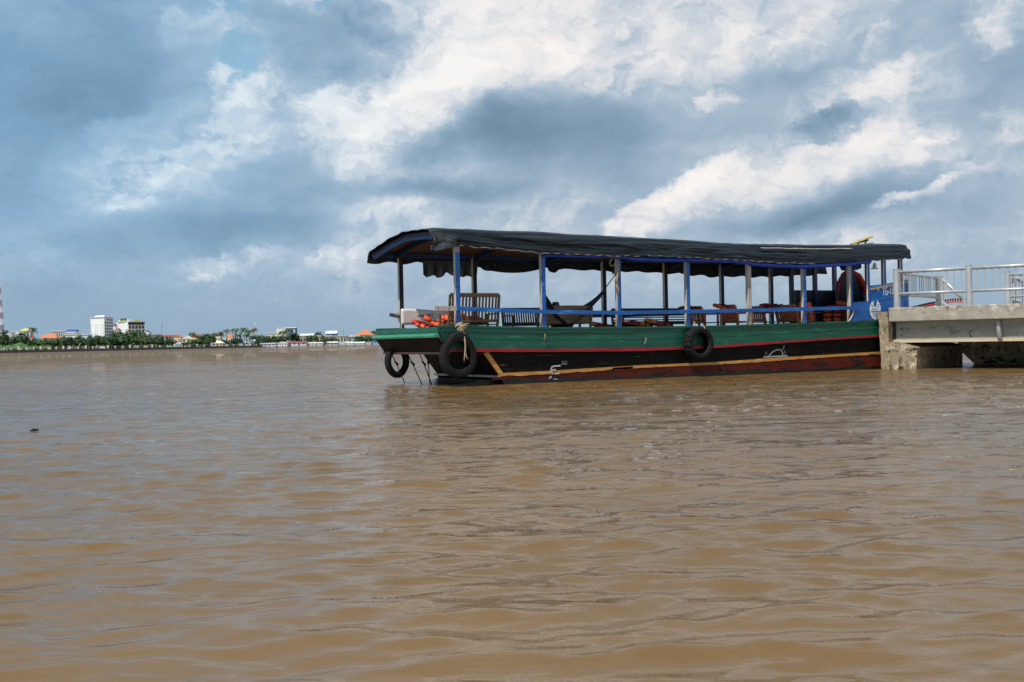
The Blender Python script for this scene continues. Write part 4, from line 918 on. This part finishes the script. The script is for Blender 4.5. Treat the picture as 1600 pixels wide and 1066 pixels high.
def palm_meshes(seed):
    r = random.Random(seed); m = MB()
    for k in range(20):
        a = k*2.4+r.uniform(-.3, .3); up = r.uniform(-.35, 1.5); L_ = r.uniform(.75, 1.15); d = Vector((math.cos(a), math.sin(a), 0)); side = Vector((-math.sin(a), math.cos(a), 0))
        pts = []
        for i in range(7):
            f = i/6; pts.append(d*(L_*f*(1-.18*f*max(0, up)))+Vector((0, 0, up*.62*f-.62*f*f*(.6+.5*r.random()))))
        mi = 1 if up < -.3 and r.random() < .7 else 0
        for i in range(6):
            for s in (-1, 1):
                for h_ in (.0, .5):
                    p = pts[i].lerp(pts[i+1], h_); q = pts[i].lerp(pts[i+1], h_+.36); w = .20*(1-abs((i+h_)/6-.4))+.02
                    m.add([p, q, q+side*s*w*.9+Vector((0, 0, -.13))+d*.07, p+side*s*w+Vector((0, 0, -.11))+d*.06], [(0, 1, 2, 3)], mi)
    o_ = m.build('crown', [PALM, PALMDRY]); me = o_.data; bpy.data.objects.remove(o_); return me
def palm_trunk(seed):
    r = random.Random(seed); b = r.uniform(-.06, .06)
    o_ = MB().tube([(b*3, 0, 0), (b*1.6, .01, .3), (b*.6, 0, .65), (0, 0, 1)], [.022, .016, .014, .012], 7).build('trunk', BARK); me = o_.data; bpy.data.objects.remove(o_); return me
PC = [palm_meshes(i) for i in range(4)]; PT = [palm_trunk(i) for i in range(3)]
pcount = [0]
def palm(px, yc, rpx, off, label, group=None):
    """crown centre at (px, yc), crown radius rpx"""
    Y = bankY(px)+off; c = at(px, yc, Y); k = pcount[0]; pcount[0] += 1
    t = thing('coconut_palm', label, 'palm', (c.x, Y, GZ), k*1.3, group)
    a = part_of('crown', PC[k % 4], t); a.location = (0, 0, c.z-GZ); s = rpx*1.25/FPX*Y; a.scale = (s, s, s*.95)
    b = part_of('trunk', PT[k % 3], t); b.scale = (14, 14, c.z-GZ+.1)
    return t

# --- buildings
def block(m, foot, z0, z1, mi=0):
    n = len(foot); m.add([(p[0], p[1], z0) for p in foot]+[(p[0], p[1], z1) for p in foot], [tuple(n+i for i in range(n))]+[(i, (i+1) % n, n+(i+1) % n, n+i) for i in range(n)], mi); return m
def roof(m, x0, x1, y0, y1, z0, z1, kind, ov=.5):
    x0 -= ov; x1 += ov; y0 -= ov; y1 += ov; ym = (y0+y1)/2; xm = (x0+x1)/2; hx = min((x1-x0)*.32, (y1-y0)/2)
    base = [(x0, y0, z0), (x1, y0, z0), (x1, y1, z0), (x0, y1, z0)]
    if kind == 'hip': rid = [(x0+hx, ym, z1), (x1-hx, ym, z1)]; fs = [(0, 1, 5, 4), (1, 2, 5), (2, 3, 4, 5), (3, 0, 4), (3, 2, 1, 0)]
    elif kind == 'gable': rid = [(x0, ym, z1), (x1, ym, z1)]; fs = [(0, 1, 5, 4), (1, 2, 5), (2, 3, 4, 5), (3, 0, 4), (3, 2, 1, 0)]
    elif kind == 'front': rid = [(xm, y0, z1), (xm, y1, z1)]; fs = [(0, 1, 4), (1, 2, 5, 4), (2, 3, 5), (3, 0, 4, 5), (3, 2, 1, 0)]
    else:
        return m.bb((x0, y0, z0), (x1, y1, z1))
    return m.add(base+rid, fs)
def house(name, label, x0, x1, yr, ye, off, kind, wm, rm, cat='house', nwin=3, rows=1, yb=None, win='glass', door=True, depth=None, ovf=.04):
    """front wall from photo column x0 to x1, eaves at row ye, ridge at row yr"""
    xm = (x0+x1)/2; Y = bankY(xm)+off; a, b = at(x0, ye, Y), at(x1, ye, Y); e = (a.z+b.z)/2; r_ = at(xm, yr, Y).z
    z0 = GZ if yb is None else at(xm, yb, Y).z
    w = b.x-a.x; dpt = depth or max(5, w*.7); t = thing(name, label, cat, (xm and (a.x+b.x)/2, Y, z0)); hw = w/2; e -= z0; r_ -= z0
    MB().bb((-hw, 0, -.6), (hw, dpt, e)).build('wall', F[wm], t)
    roof(MB(), -hw, hw, 0, dpt, e+.02, r_, kind, w*ovf).build('roof', F[rm], t)
    fh = e/rows
    for j in range(rows):
        for i in range(nwin):
            x = -hw+w*(i+.5)/nwin
            if door and j == 0 and i == nwin//2 and nwin > 1:
                MB().bb((x-w/nwin*.2, -.06, 0), (x+w/nwin*.2, .05, fh*.75)).build('door', F['door'], t)
            else:
                f = MB().bb((x-w/nwin*.26, -.08, fh*(j+.38)), (x+w/nwin*.26, .05, fh*(j+.82))).build('window', F[win], t)
    return t
def face_windows(t, p, q, z0, z1, cols, rows, fx=.5, fz=.5, mat='glass', pane=None, skip=None):
    p, q = Vector(p), Vector(q); d = q-p; L_ = d.length; d.normalize(); nrm = Vector((d.y, -d.x, 0))
    for j in range(rows):
        for i in range(cols):
            if skip and skip(i, j): continue
            c = p+d*(L_*(i+.5)/cols)+Vector((0, 0, z0+(z1-z0)*(j+.5)/rows)); w = L_/cols*fx; h = (z1-z0)/rows*fz
            f = MB().beam(c-d*w/2-nrm*0, c+d*w/2, .24, h).build('window', F[mat], t)
def XY(px, off, ref): p = at(px, 530, bankY(ref)+off); return (p.x, p.y)
# white hotel
Yh = bankY(160)+60; hz = lambda y, dx=163: at(dx, y, Yh).z
h1 = thing('white_hotel', 'tall plain white hotel block with rows of small windows', 'building', (*XY(163, 60, 160), GZ)); ho = Vector(h1.location)
def rel(px, off, ref=160): q = XY(px, off, ref); return (q[0]-ho.x, q[1]-ho.y)
A_, B_, C_, D_ = rel(142, 66), rel(163.5, 60), rel(177, 72), rel(156, 80)
zt = hz(496)-GZ
block(MB(), [A_, B_, C_, D_], -1, zt).build('wall', F['wwhite'], h1)
block(MB(), [rel(149, 67), rel(164, 61.5), rel(171, 70), rel(157, 76)], zt+.05, hz(492.5)-GZ).build('roof_storey', F['wwhite'], h1)
block(MB(), [rel(141.6, 65.5), rel(163.5, 59.3), rel(177.5, 72), rel(156, 81)], zt+.02, zt+.3).build('roof', F['rwhite'], h1)
face_windows(h1, (*A_, 0), (*B_, 0), 2.5, zt-3.2, 7, 7, .24, .30, 'wgrey', skip=lambda i, j: i in (1, 4))
face_windows(h1, (*B_, 0), (*C_, 0), 1.5, zt-.4, 4, 9, .60, .52, 'glass', skip=lambda i, j: i == 0 and j > 7)
h2 = thing('yellow_trimmed_hotel', 'white and cream hotel with golden roof trim and a dark band under the roof', 'building', (*XY(200, 90, 200), GZ)); ho = Vector(h2.location)
Yh = bankY(200)+90; hz2 = lambda y, dx=200: at(dx, y, Yh).z
A2, B2, C2, D2 = rel(183, 104, 200), rel(200.5, 90, 200), rel(226, 96, 200), rel(208, 112, 200)
zt = hz2(503)-GZ
m = block(MB(), [A2, B2, C2, D2], -1, zt); m.build('wall', F['wwhite'], h2)
p, q = Vector((*B2, 0)), Vector((*C2, 0)); d = (q-p).normalized(); nn = Vector((d.y, -d.x, 0))
MB().beam(p+nn*.1+Vector((0, 0, zt*.5-1)), q+nn*.1+Vector((0, 0, zt*.5-1)), .3, zt-1.6).build('facade', F['wcream'], h2)
MB().beam(p+nn*.3+Vector((0, 0, zt-1.0)), q+nn*.3+Vector((0, 0, zt-1.0)), .7, 1.1).build('dark_band', F['rnavy'], h2)
MB().beam(p+nn*.4+Vector((0, 0, zt+.1)), q+nn*.4+Vector((0, 0, zt+.1)), 1.0, .5).build('cornice', F['wyellow'], h2)
face_windows(h2, p+nn*.25, q+nn*.25, 1.0, zt-1.9, 5, 5, .62, .66)
block(MB(), [rel(186, 104, 200), rel(201, 92, 200), rel(207, 95, 200), rel(192, 106, 200)], zt, hz2(498.3)-GZ).build('roof_storey', F['wwhite'], h2)
MB().beam(Vector((*rel(185.5, 102, 200), zt+.2)), Vector((*rel(198, 92.5, 200), zt+.5)), .8, .9).build('roof_sign', F['ryellow'], h2)
MB().beam(Vector((*rel(209, 92, 200), zt+.7)), Vector((*rel(219, 94, 200), zt+.7)), .6, .9).build('roof_sign', F['ryellow'], h2)
MB().beam(Vector((*rel(187, 102, 200), hz2(498)-GZ)), Vector((*rel(198, 93, 200), hz2(498)-GZ)), 1.2, .3).build('roof', F['rnavy'], h2)
# houses from left to right
house('white_house', 'small white house between the lattice mast and the yellow roofed house', 10, 17, 519.5, 520.5, 60, 'flat', 'wwhite', 'rwhite', nwin=2)
house('white_house', 'white house with pale walls left under the yellow roof', 19, 31, 517.5, 518.5, 70, 'flat', 'wwhite', 'rwhite', nwin=3)
house('yellow_roofed_house', 'pale house with a yellow hipped roof left of the tall palm', 30, 46, 513, 517.5, 60, 'hip', 'wpale', 'ryellow', nwin=3, rows=2)
house('red_roofed_shed', 'small red roofed shed between the tall palm and the teal gable', 44, 50, 525.5, 530, 28, 'gable', 'wwhite', 'rred', nwin=2)
house('teal_house', 'house with a teal gable facing the river', 48.5, 60, 527, 533, 24, 'front', 'wgreen', 'rteal', nwin=2)
house('orange_roofed_hall', 'wide hall with a broad orange tiled hip roof left of the hotels', 55, 88, 522.8, 529.5, 45, 'hip', 'wcream', 'rorange', cat='building', nwin=6)
house('orange_roofed_hall', 'taller orange hipped roof rising in the middle of the orange group', 66, 89, 520.8, 528.5, 40, 'hip', 'wcream', 'rorange', cat='building', nwin=4)
house('orange_roofed_pavilion', 'little orange pointed roof at the right end of the orange group', 89, 98, 525.3, 530, 36, 'hip', 'wcream', 'rorange', nwin=2)
house('long_white_building', 'long white building with a pink roof edge behind the orange roofs', 80, 105, 516.8, 518.6, 110, 'flat', 'wpale', 'wpink', cat='building', nwin=7, rows=2)
house('blue_awning_building', 'white building with a blue roof awning right of the orange roofs', 103, 118, 514.8, 517.8, 100, 'gable', 'wwhite', 'rblue', cat='building', nwin=4, rows=2)
house('low_white_building', 'low white flat building right behind the orange pavilion', 100, 122, 522.5, 523.5, 70, 'flat', 'wwhite', 'rwhite', cat='building', nwin=4)
house('low_white_building', 'low white flat building next to the white hotel', 121, 139, 522.8, 523.8, 66, 'flat', 'wpale', 'rwhite', cat='building', nwin=4)
house('dark_annex', 'dark shadowed annex touching the left foot of the white hotel', 138.5, 143, 522.5, 523.2, 85, 'flat', 'wgrey', 'rgrey', nwin=2)
house('pink_tower_house', 'narrow pink tower house with a maroon roof between the two hotels', 178.5, 185, 512.5, 516, 78, 'hip', 'wpink', 'rmaroon', nwin=2, rows=3)
house('red_gable_house', 'red gable peeping out behind the right side of the white hotel', 174, 179.5, 506.3, 510, 100, 'front', 'wwhite', 'rmaroon', nwin=1)
dm = house('domed_house', 'small grey house with a navy dome right of the cream hotel', 226, 233, 518.5, 519.5, 74, 'flat', 'wwhite', 'rwhite', nwin=2)
Yd = bankY(229)+74; dz_ = at(229, 519, Yd).z-GZ; rr = 2.6/FPX*Yd
MB().grid(lambda a, b: (rr*math.cos(a*6.2832)*math.cos(b*1.57), 2+rr*math.sin(a*6.2832)*math.cos(b*1.57), dz_+rr*1.1*math.sin(b*1.57)), 14, 6).build('dome', F['rnavy'], dm, smooth=True)
house('unfinished_building', 'rough grey unfinished building right of the domed house', 231, 246, 522.5, 523.5, 50, 'flat', 'wgrey', 'rgrey', cat='building', nwin=4, rows=2)
house('red_roofed_house', 'long low house with a dark red roof right of the unfinished building', 247, 268, 523.4, 527.2, 50, 'gable', 'wgreen', 'rred', nwin=4)
house('green_walled_house', 'pale green house with an orange roof beside the long dark red roof', 268, 282, 522.4, 527, 44, 'front', 'wgreen', 'rorange', nwin=3)
house('orange_awning_hut', 'hut with a low orange awning below the pale green house', 267, 280, 531, 533.5, 26, 'gable', 'wgreen', 'rorange', nwin=3)
house('lilac_hut', 'small lilac roofed hut right of the orange awning', 275, 283.5, 534.5, 538.5, 14, 'front', 'wpale', 'wpale', nwin=2)
house('cream_gable_house', 'cream house with a tall front gable right of the lilac hut', 284, 298, 525.2, 530, 32, 'front', 'wcream', 'wcream', nwin=2, rows=2)
house('yellow_house', 'pale yellow house right of the cream gable', 297, 306, 528, 529.5, 30, 'flat', 'wyellow', 'wyellow', nwin=2)
house('red_roofed_house', 'house with a bright red sloping roof behind the pale yellow house', 300, 312, 522, 527, 50, 'hip', 'wwhite', 'rred', nwin=3)
house('pink_roofed_house', 'house with a pinkish red roof among the row of palms', 334, 344, 520.4, 525, 50, 'gable', 'wcream', 'rred', nwin=2)
house('orange_roofed_house', 'house with an orange roof and cream gable among the row of palms', 352, 363, 521.8, 527, 50, 'hip', 'wcream', 'rorange', nwin=3)
house('pale_roofed_hut', 'pale roofed open hut just behind the river wall', 331, 348, 532.3, 536.5, 10, 'hip', 'wbeige', 'wcream', nwin=3)
house('white_tent', 'white peaked tent by the last palms of the row', 383, 397, 530.4, 535.5, 20, 'gable', 'wwhite', 'rwhite', nwin=2)
house('beige_building', 'low beige building left of the blue and white building', 419, 441, 520.5, 521.5, 90, 'flat', 'wcream', 'wcream', cat='building', nwin=5)
bwb = house('blue_white_building', 'modern building with a white frame and blue glass above the palms', 432, 446, 512.6, 513.6, 110, 'flat', 'wwhite', 'wwhite', cat='building', nwin=1, rows=1, door=False)
house('blue_building', 'blue flat roofed building right next to the white framed building', 446, 462, 511.4, 513, 118, 'flat', 'rblue', 'wwhite', cat='building', nwin=3, rows=2, win='wwhite', door=False)
house('red_gable_house', 'little house with a red gable right of the last tall palm pair', 459, 467, 523.5, 527, 30, 'front', 'wwhite', 'rred', nwin=1)
house('white_roofed_shed', 'long shed with a low white roof behind the floating houses', 469, 489, 521.5, 524.5, 60, 'gable', 'wbeige', 'rwhite', cat='shed', nwin=5)
house('white_warehouse', 'white warehouse with a dark roof edge behind the round trees', 490, 518, 524, 526, 50, 'flat', 'wwhite', 'wbeige', cat='shed', nwin=6)
house('blue_tank_building', 'building with a blue wall and white curved roof behind the round trees', 509, 526, 517, 521.5, 80, 'gable', 'rblue', 'rwhite', cat='building', nwin=3)
house('beige_warehouse', 'long beige warehouse with rusty roof edge under the thin mast', 518, 541, 524.3, 526, 44, 'flat', 'wbeige', 'wbeige', cat='shed', nwin=5)
house('grey_warehouse', 'grey corrugated warehouse left of the orange roof by the boat', 533, 560, 524, 526.5, 60, 'gable', 'rgrey', 'rgrey', cat='shed', nwin=3, win='wgrey')
house('orange_roofed_temple', 'building with a stepped orange tiled roof just left of the boat', 554, 584, 519, 523.5, 60, 'hip', 'wwhite', 'rorange', cat='building', nwin=6)
house('orange_roof_lantern', 'upper tier of orange roof on top of the stepped orange building', 563, 577, 515.2, 519, 66, 'hip', 'wwhite', 'rorange', cat='building', nwin=3, yb=521)
# floating houses along the water
FH = [(406, 430, 534.5, 536.2, 'flat', 'wpale', 'rwhite', 'floating house with a flat white roof and blue front, leftmost on the water'),
 (432, 448, 532.8, 535.5, 'front', 'wwhite', 'rwhite', 'white floating house with a front gable left of the red roof'),
 (449, 478, 532.3, 534.2, 'gable', 'wpale', 'rred', 'long floating house with a bright red roof'),
 (480, 503, 533.6, 535.2, 'gable', 'wpale', 'wcream', 'floating house with a cream roof right of the red roof'),
 (506, 527, 532.6, 534.5, 'gable', 'rgrey', 'rwhite', 'big pale grey floating shed with a plain front'),
 (529, 539, 534.4, 535.8, 'flat', 'wpale', 'rwhite', 'small floating house just right of the big pale grey shed'),
 (540, 552, 532.8, 534.6, 'gable', 'wwhite', 'rwhite', 'white floating house second right of the big pale grey shed'),
 (553, 569, 533.2, 535, 'gable', 'wpale', 'rwhite', 'pale floating house third right of the big pale grey shed'),
 (571, 579, 534, 535.4, 'front', 'wwhite', 'wpink', 'tiny pinkish floating house nearest the boat end'),
 (580, 592, 533.2, 534.8, 'gable', 'wpale', 'rblue', 'floating house with a bluish roof half behind the boat end')]
for x0, x1, yr, ye, kd, wm, rm, lab in FH:
    t = house('floating_house', lab, x0, x1, yr, ye, -10, kd, wm, rm, cat='floating house', nwin=4, win='rblue' if wm == 'wpale' else 'glass', yb=at and None)
    t.location.z = .7
    w_ = (at(x1, 540, 1000).x-at(x0, 540, 1000).x)/1000*t.location.y
    MB().bb((-w_/2-.6, -1.5, -1.2), (w_/2+.6, 8, -.02)).build('pontoon', F['wgrey'], t)
# masts
def lattice(name, label, px, off, ytop, w0, w1, cols, cat='mast', seg=12):
    Y = bankY(px)+off; top = at(px, ytop, Y); t = thing(name, label, cat, (top.x, Y, GZ)); H = top.z-GZ
    for k in range(seg):
        a, b = k/seg, (k+1)/seg; wa, wb = w0+(w1-w0)*a, w0+(w1-w0)*b; m = MB()
        ca = [(sx*wa/2, sy*wa/2, a*H) for sx, sy in ((-1, -1), (1, -1), (1, 1), (-1, 1))]; cb = [(sx*wb/2, sy*wb/2, b*H) for sx, sy in ((-1, -1), (1, -1), (1, 1), (-1, 1))]
        th = max(.12, wa*.075)
        for i in range(4):
            j = (i+1) % 4; m.beam(ca[i], cb[i], th, th); m.beam(ca[i], cb[j], th*.7, th*.7); m.beam(ca[j], cb[i], th*.7, th*.7); m.beam(cb[i], cb[j], th*.7, th*.7)
        m.build('section', F[cols[k % len(cols)]], t)
    return t
lattice('lattice_tower', 'tall red and white lattice tower cut by the left photo edge', -2.5, 40, 440, 3.8, 1.0, ['wwhite', 'rmaroon'], 'tower', 11)
lattice('lattice_mast', 'slim red and white lattice mast above the row of palms', 398.5, 60, 504, 1.9, .7, ['wpink', 'wwhite'], 'mast', 8)
for px, yt, lab in ((252.5, 505.5, 'thin grey antenna mast right of the cream hotel'), (536.5, 508, 'thin dark mast with a pale head above the beige warehouse')):
    Y = bankY(px)+70; top = at(px, yt, Y); t = thing('antenna_mast', lab, 'mast', (top.x, Y, GZ)); H = top.z-GZ
    MB().tube([(0, 0, 0), (0, 0, H)], [.28, .13], 6).build('pole', F['wgrey'], t); MB().tube([(0, 0, H*.86), (0, 0, H)], .34, 6).build('head', F['wpale'] if px > 400 else F['wgrey'], t)
# trees: (column, top row, width, distance behind the wall)
G1 = 'broadleaf trees along the far river wall'
TR = [(-60, 524, 40, 20, 'bushy tree left of the lattice tower'), (-25, 522, 40, 22, 'bushy tree behind the foot of the lattice tower'),
 (4, 525, 26, 18, 'dark bushy tree at the left photo edge behind the bright grass'), (20, 524, 28, 24, 'bushy tree below the white houses at the far left'), (36, 526, 26, 20, 'bushy tree below the yellow roofed house'),
 (50, 533, 22, 14, 'low bushy tree in front of the teal gable'), (66, 530, 26, 16, 'bushy tree in front of the left half of the orange hall'), (82, 529, 28, 18, 'bushy dark tree in front of the right half of the orange hall'),
 (97, 529.5, 24, 17, 'dark bushy tree in front of the orange pavilion'), (111, 527, 26, 20, 'green tree below the blue awning building'), (126, 527.5, 26, 18, 'green tree in front of the low white building'),
 (141, 526, 24, 20, 'green tree at the left foot of the white hotel'), (155, 524, 26, 24, 'rounded green tree in front of the white hotel'), (169, 526.5, 24, 18, 'light green tree at the right foot of the white hotel'),
 (184, 526, 24, 22, 'green tree between the feet of the two hotels'), (206, 517.5, 36, 34, 'big rounded green tree covering the foot of the cream hotel'), (196, 528, 28, 16, 'lower green tree in front of the big rounded one'), (222, 521, 26, 26, 'green tree right of the big rounded one'),
 (235, 530, 24, 16, 'dark green tree below the unfinished building'), (248, 526, 18, 20, 'dark tree in front of the left end of the dark red roof'), (261, 532, 22, 14, 'green tree below the middle of the dark red roof'), (264, 526, 8, 26, 'narrow dark tree against the dark red roof'),
 (292, 535, 20, 12, 'low tree below the cream gable'), (308, 532, 20, 18, 'green tree below the bright red sloping roof'), (316, 525, 22, 26, 'dark green tree left of the row of palms'), (327, 523, 20, 30, 'tall dark green tree at the start of the row of palms'), (322, 532, 24, 14, 'low wide tree left of the pale roofed hut'), (300, 520, 8, 60, 'small dark tree top next to the bright red roof'),
 (357, 532, 22, 16, 'green tree right of the pale roofed hut'), (371, 530, 20, 20, 'green tree below the middle palms of the row'), (404, 524.5, 22, 34, 'dark green tree right of the slim red and white mast'), (400, 534, 16, 10, 'yellowish bush at the end of the river wall'), (418, 526, 26, 30, 'dark green tree above the leftmost floating house'), (434, 526, 22, 30, 'dark green tree above the gabled floating house'), (457, 525, 22, 24, 'green tree above the red floating roof'),
 (482, 525.5, 14, 14, 'round green tree above the cream floating roof'), (501, 525.5, 18, 12, 'round green tree left above the big pale grey shed'), (519, 527, 14, 12, 'round green tree right above the big pale grey shed'), (498, 520, 12, 80, 'green tree top behind the white warehouse'), (565, 526.5, 20, 14, 'green tree in front of the stepped orange building'), (580, 527, 18, 14, 'green tree nearest the boat end'), (582, 518, 10, 90, 'dark tree top right of the stepped orange building'),
 (610, 526, 26, 20, 'tree on the far bank seen under the boat end'), (640, 525, 30, 20, 'tree on the far bank behind the left end of the boat'), (680, 524, 34, 24, 'tree on the far bank behind the banner')]
for px, yt, w_, off, lab in TR: tree(px, yt, w_, off, lab, G1)
for px in range(720, 1700, 44): tree(px, 523-(px-720)*.0195+2.5*math.sin(px), 44, 20, 'tree on the far bank hidden behind the boat and the pier', G1)
G2 = 'coconut palms along the far bank'
PL = [(6, 519.5, 8, 26, 'palm with a drooping crown beside the lattice tower'), (33, 521.5, 8, 26, 'short palm in front of the yellow roofed house'), (50.5, 514.5, 8, 30, 'tall lone palm between the yellow roof and the orange roofs'),
 (128, 534, 8, 12, 'low yellowish palm by the river wall left of the white hotel'), (177, 522, 7, 24, 'dark palm between the two hotels'), (192, 527, 6, 20, 'small palm at the left foot of the cream hotel'), (213, 532, 9, 14, 'low spreading yellowish palm below the cream hotel'), (228, 527, 8, 22, 'dark palm below the navy dome'), (222, 533, 7, 12, 'low palm right of the spreading yellowish palm'), (243, 527.5, 8, 18, 'dark palm in front of the unfinished building'),
 (300, 521.5, 6, 40, 'small dark palm beside the bright red sloping roof'), (321, 523.5, 5, 34, 'first and shortest palm of the row of palms'), (330, 525.5, 5, 24, 'small palm second in the row of palms'), (336, 522, 5, 28, 'palm just left of the pinkish roof'), (344, 520.5, 6, 26, 'palm just right of the pinkish roof'), (353, 517, 6, 30, 'slim taller palm left of the orange roof with cream gable'), (367.5, 516, 7.5, 26, 'tall palm right of the orange roof with cream gable'), (372, 523, 6.5, 18, 'lower palm tucked under the tall ones of the row'), (382, 515, 8, 28, 'tallest palm of the row'), (386, 523, 6.5, 16, 'lower yellowish palm under the tallest one'), (395, 516.5, 8, 24, 'last tall palm of the row by the slim mast'),
 (443.5, 518, 7.5, 26, 'left one of the palm pair below the blue building'), (453, 516.5, 7.5, 24, 'right one of the palm pair below the blue building'), (459, 523, 6, 20, 'lower palm right of the palm pair'), (573, 529, 6, 10, 'small palm in front of the stepped orange building')]
for px, yc, r_, off, lab in PL: palm(px, yc, r_, off, lab, G2)
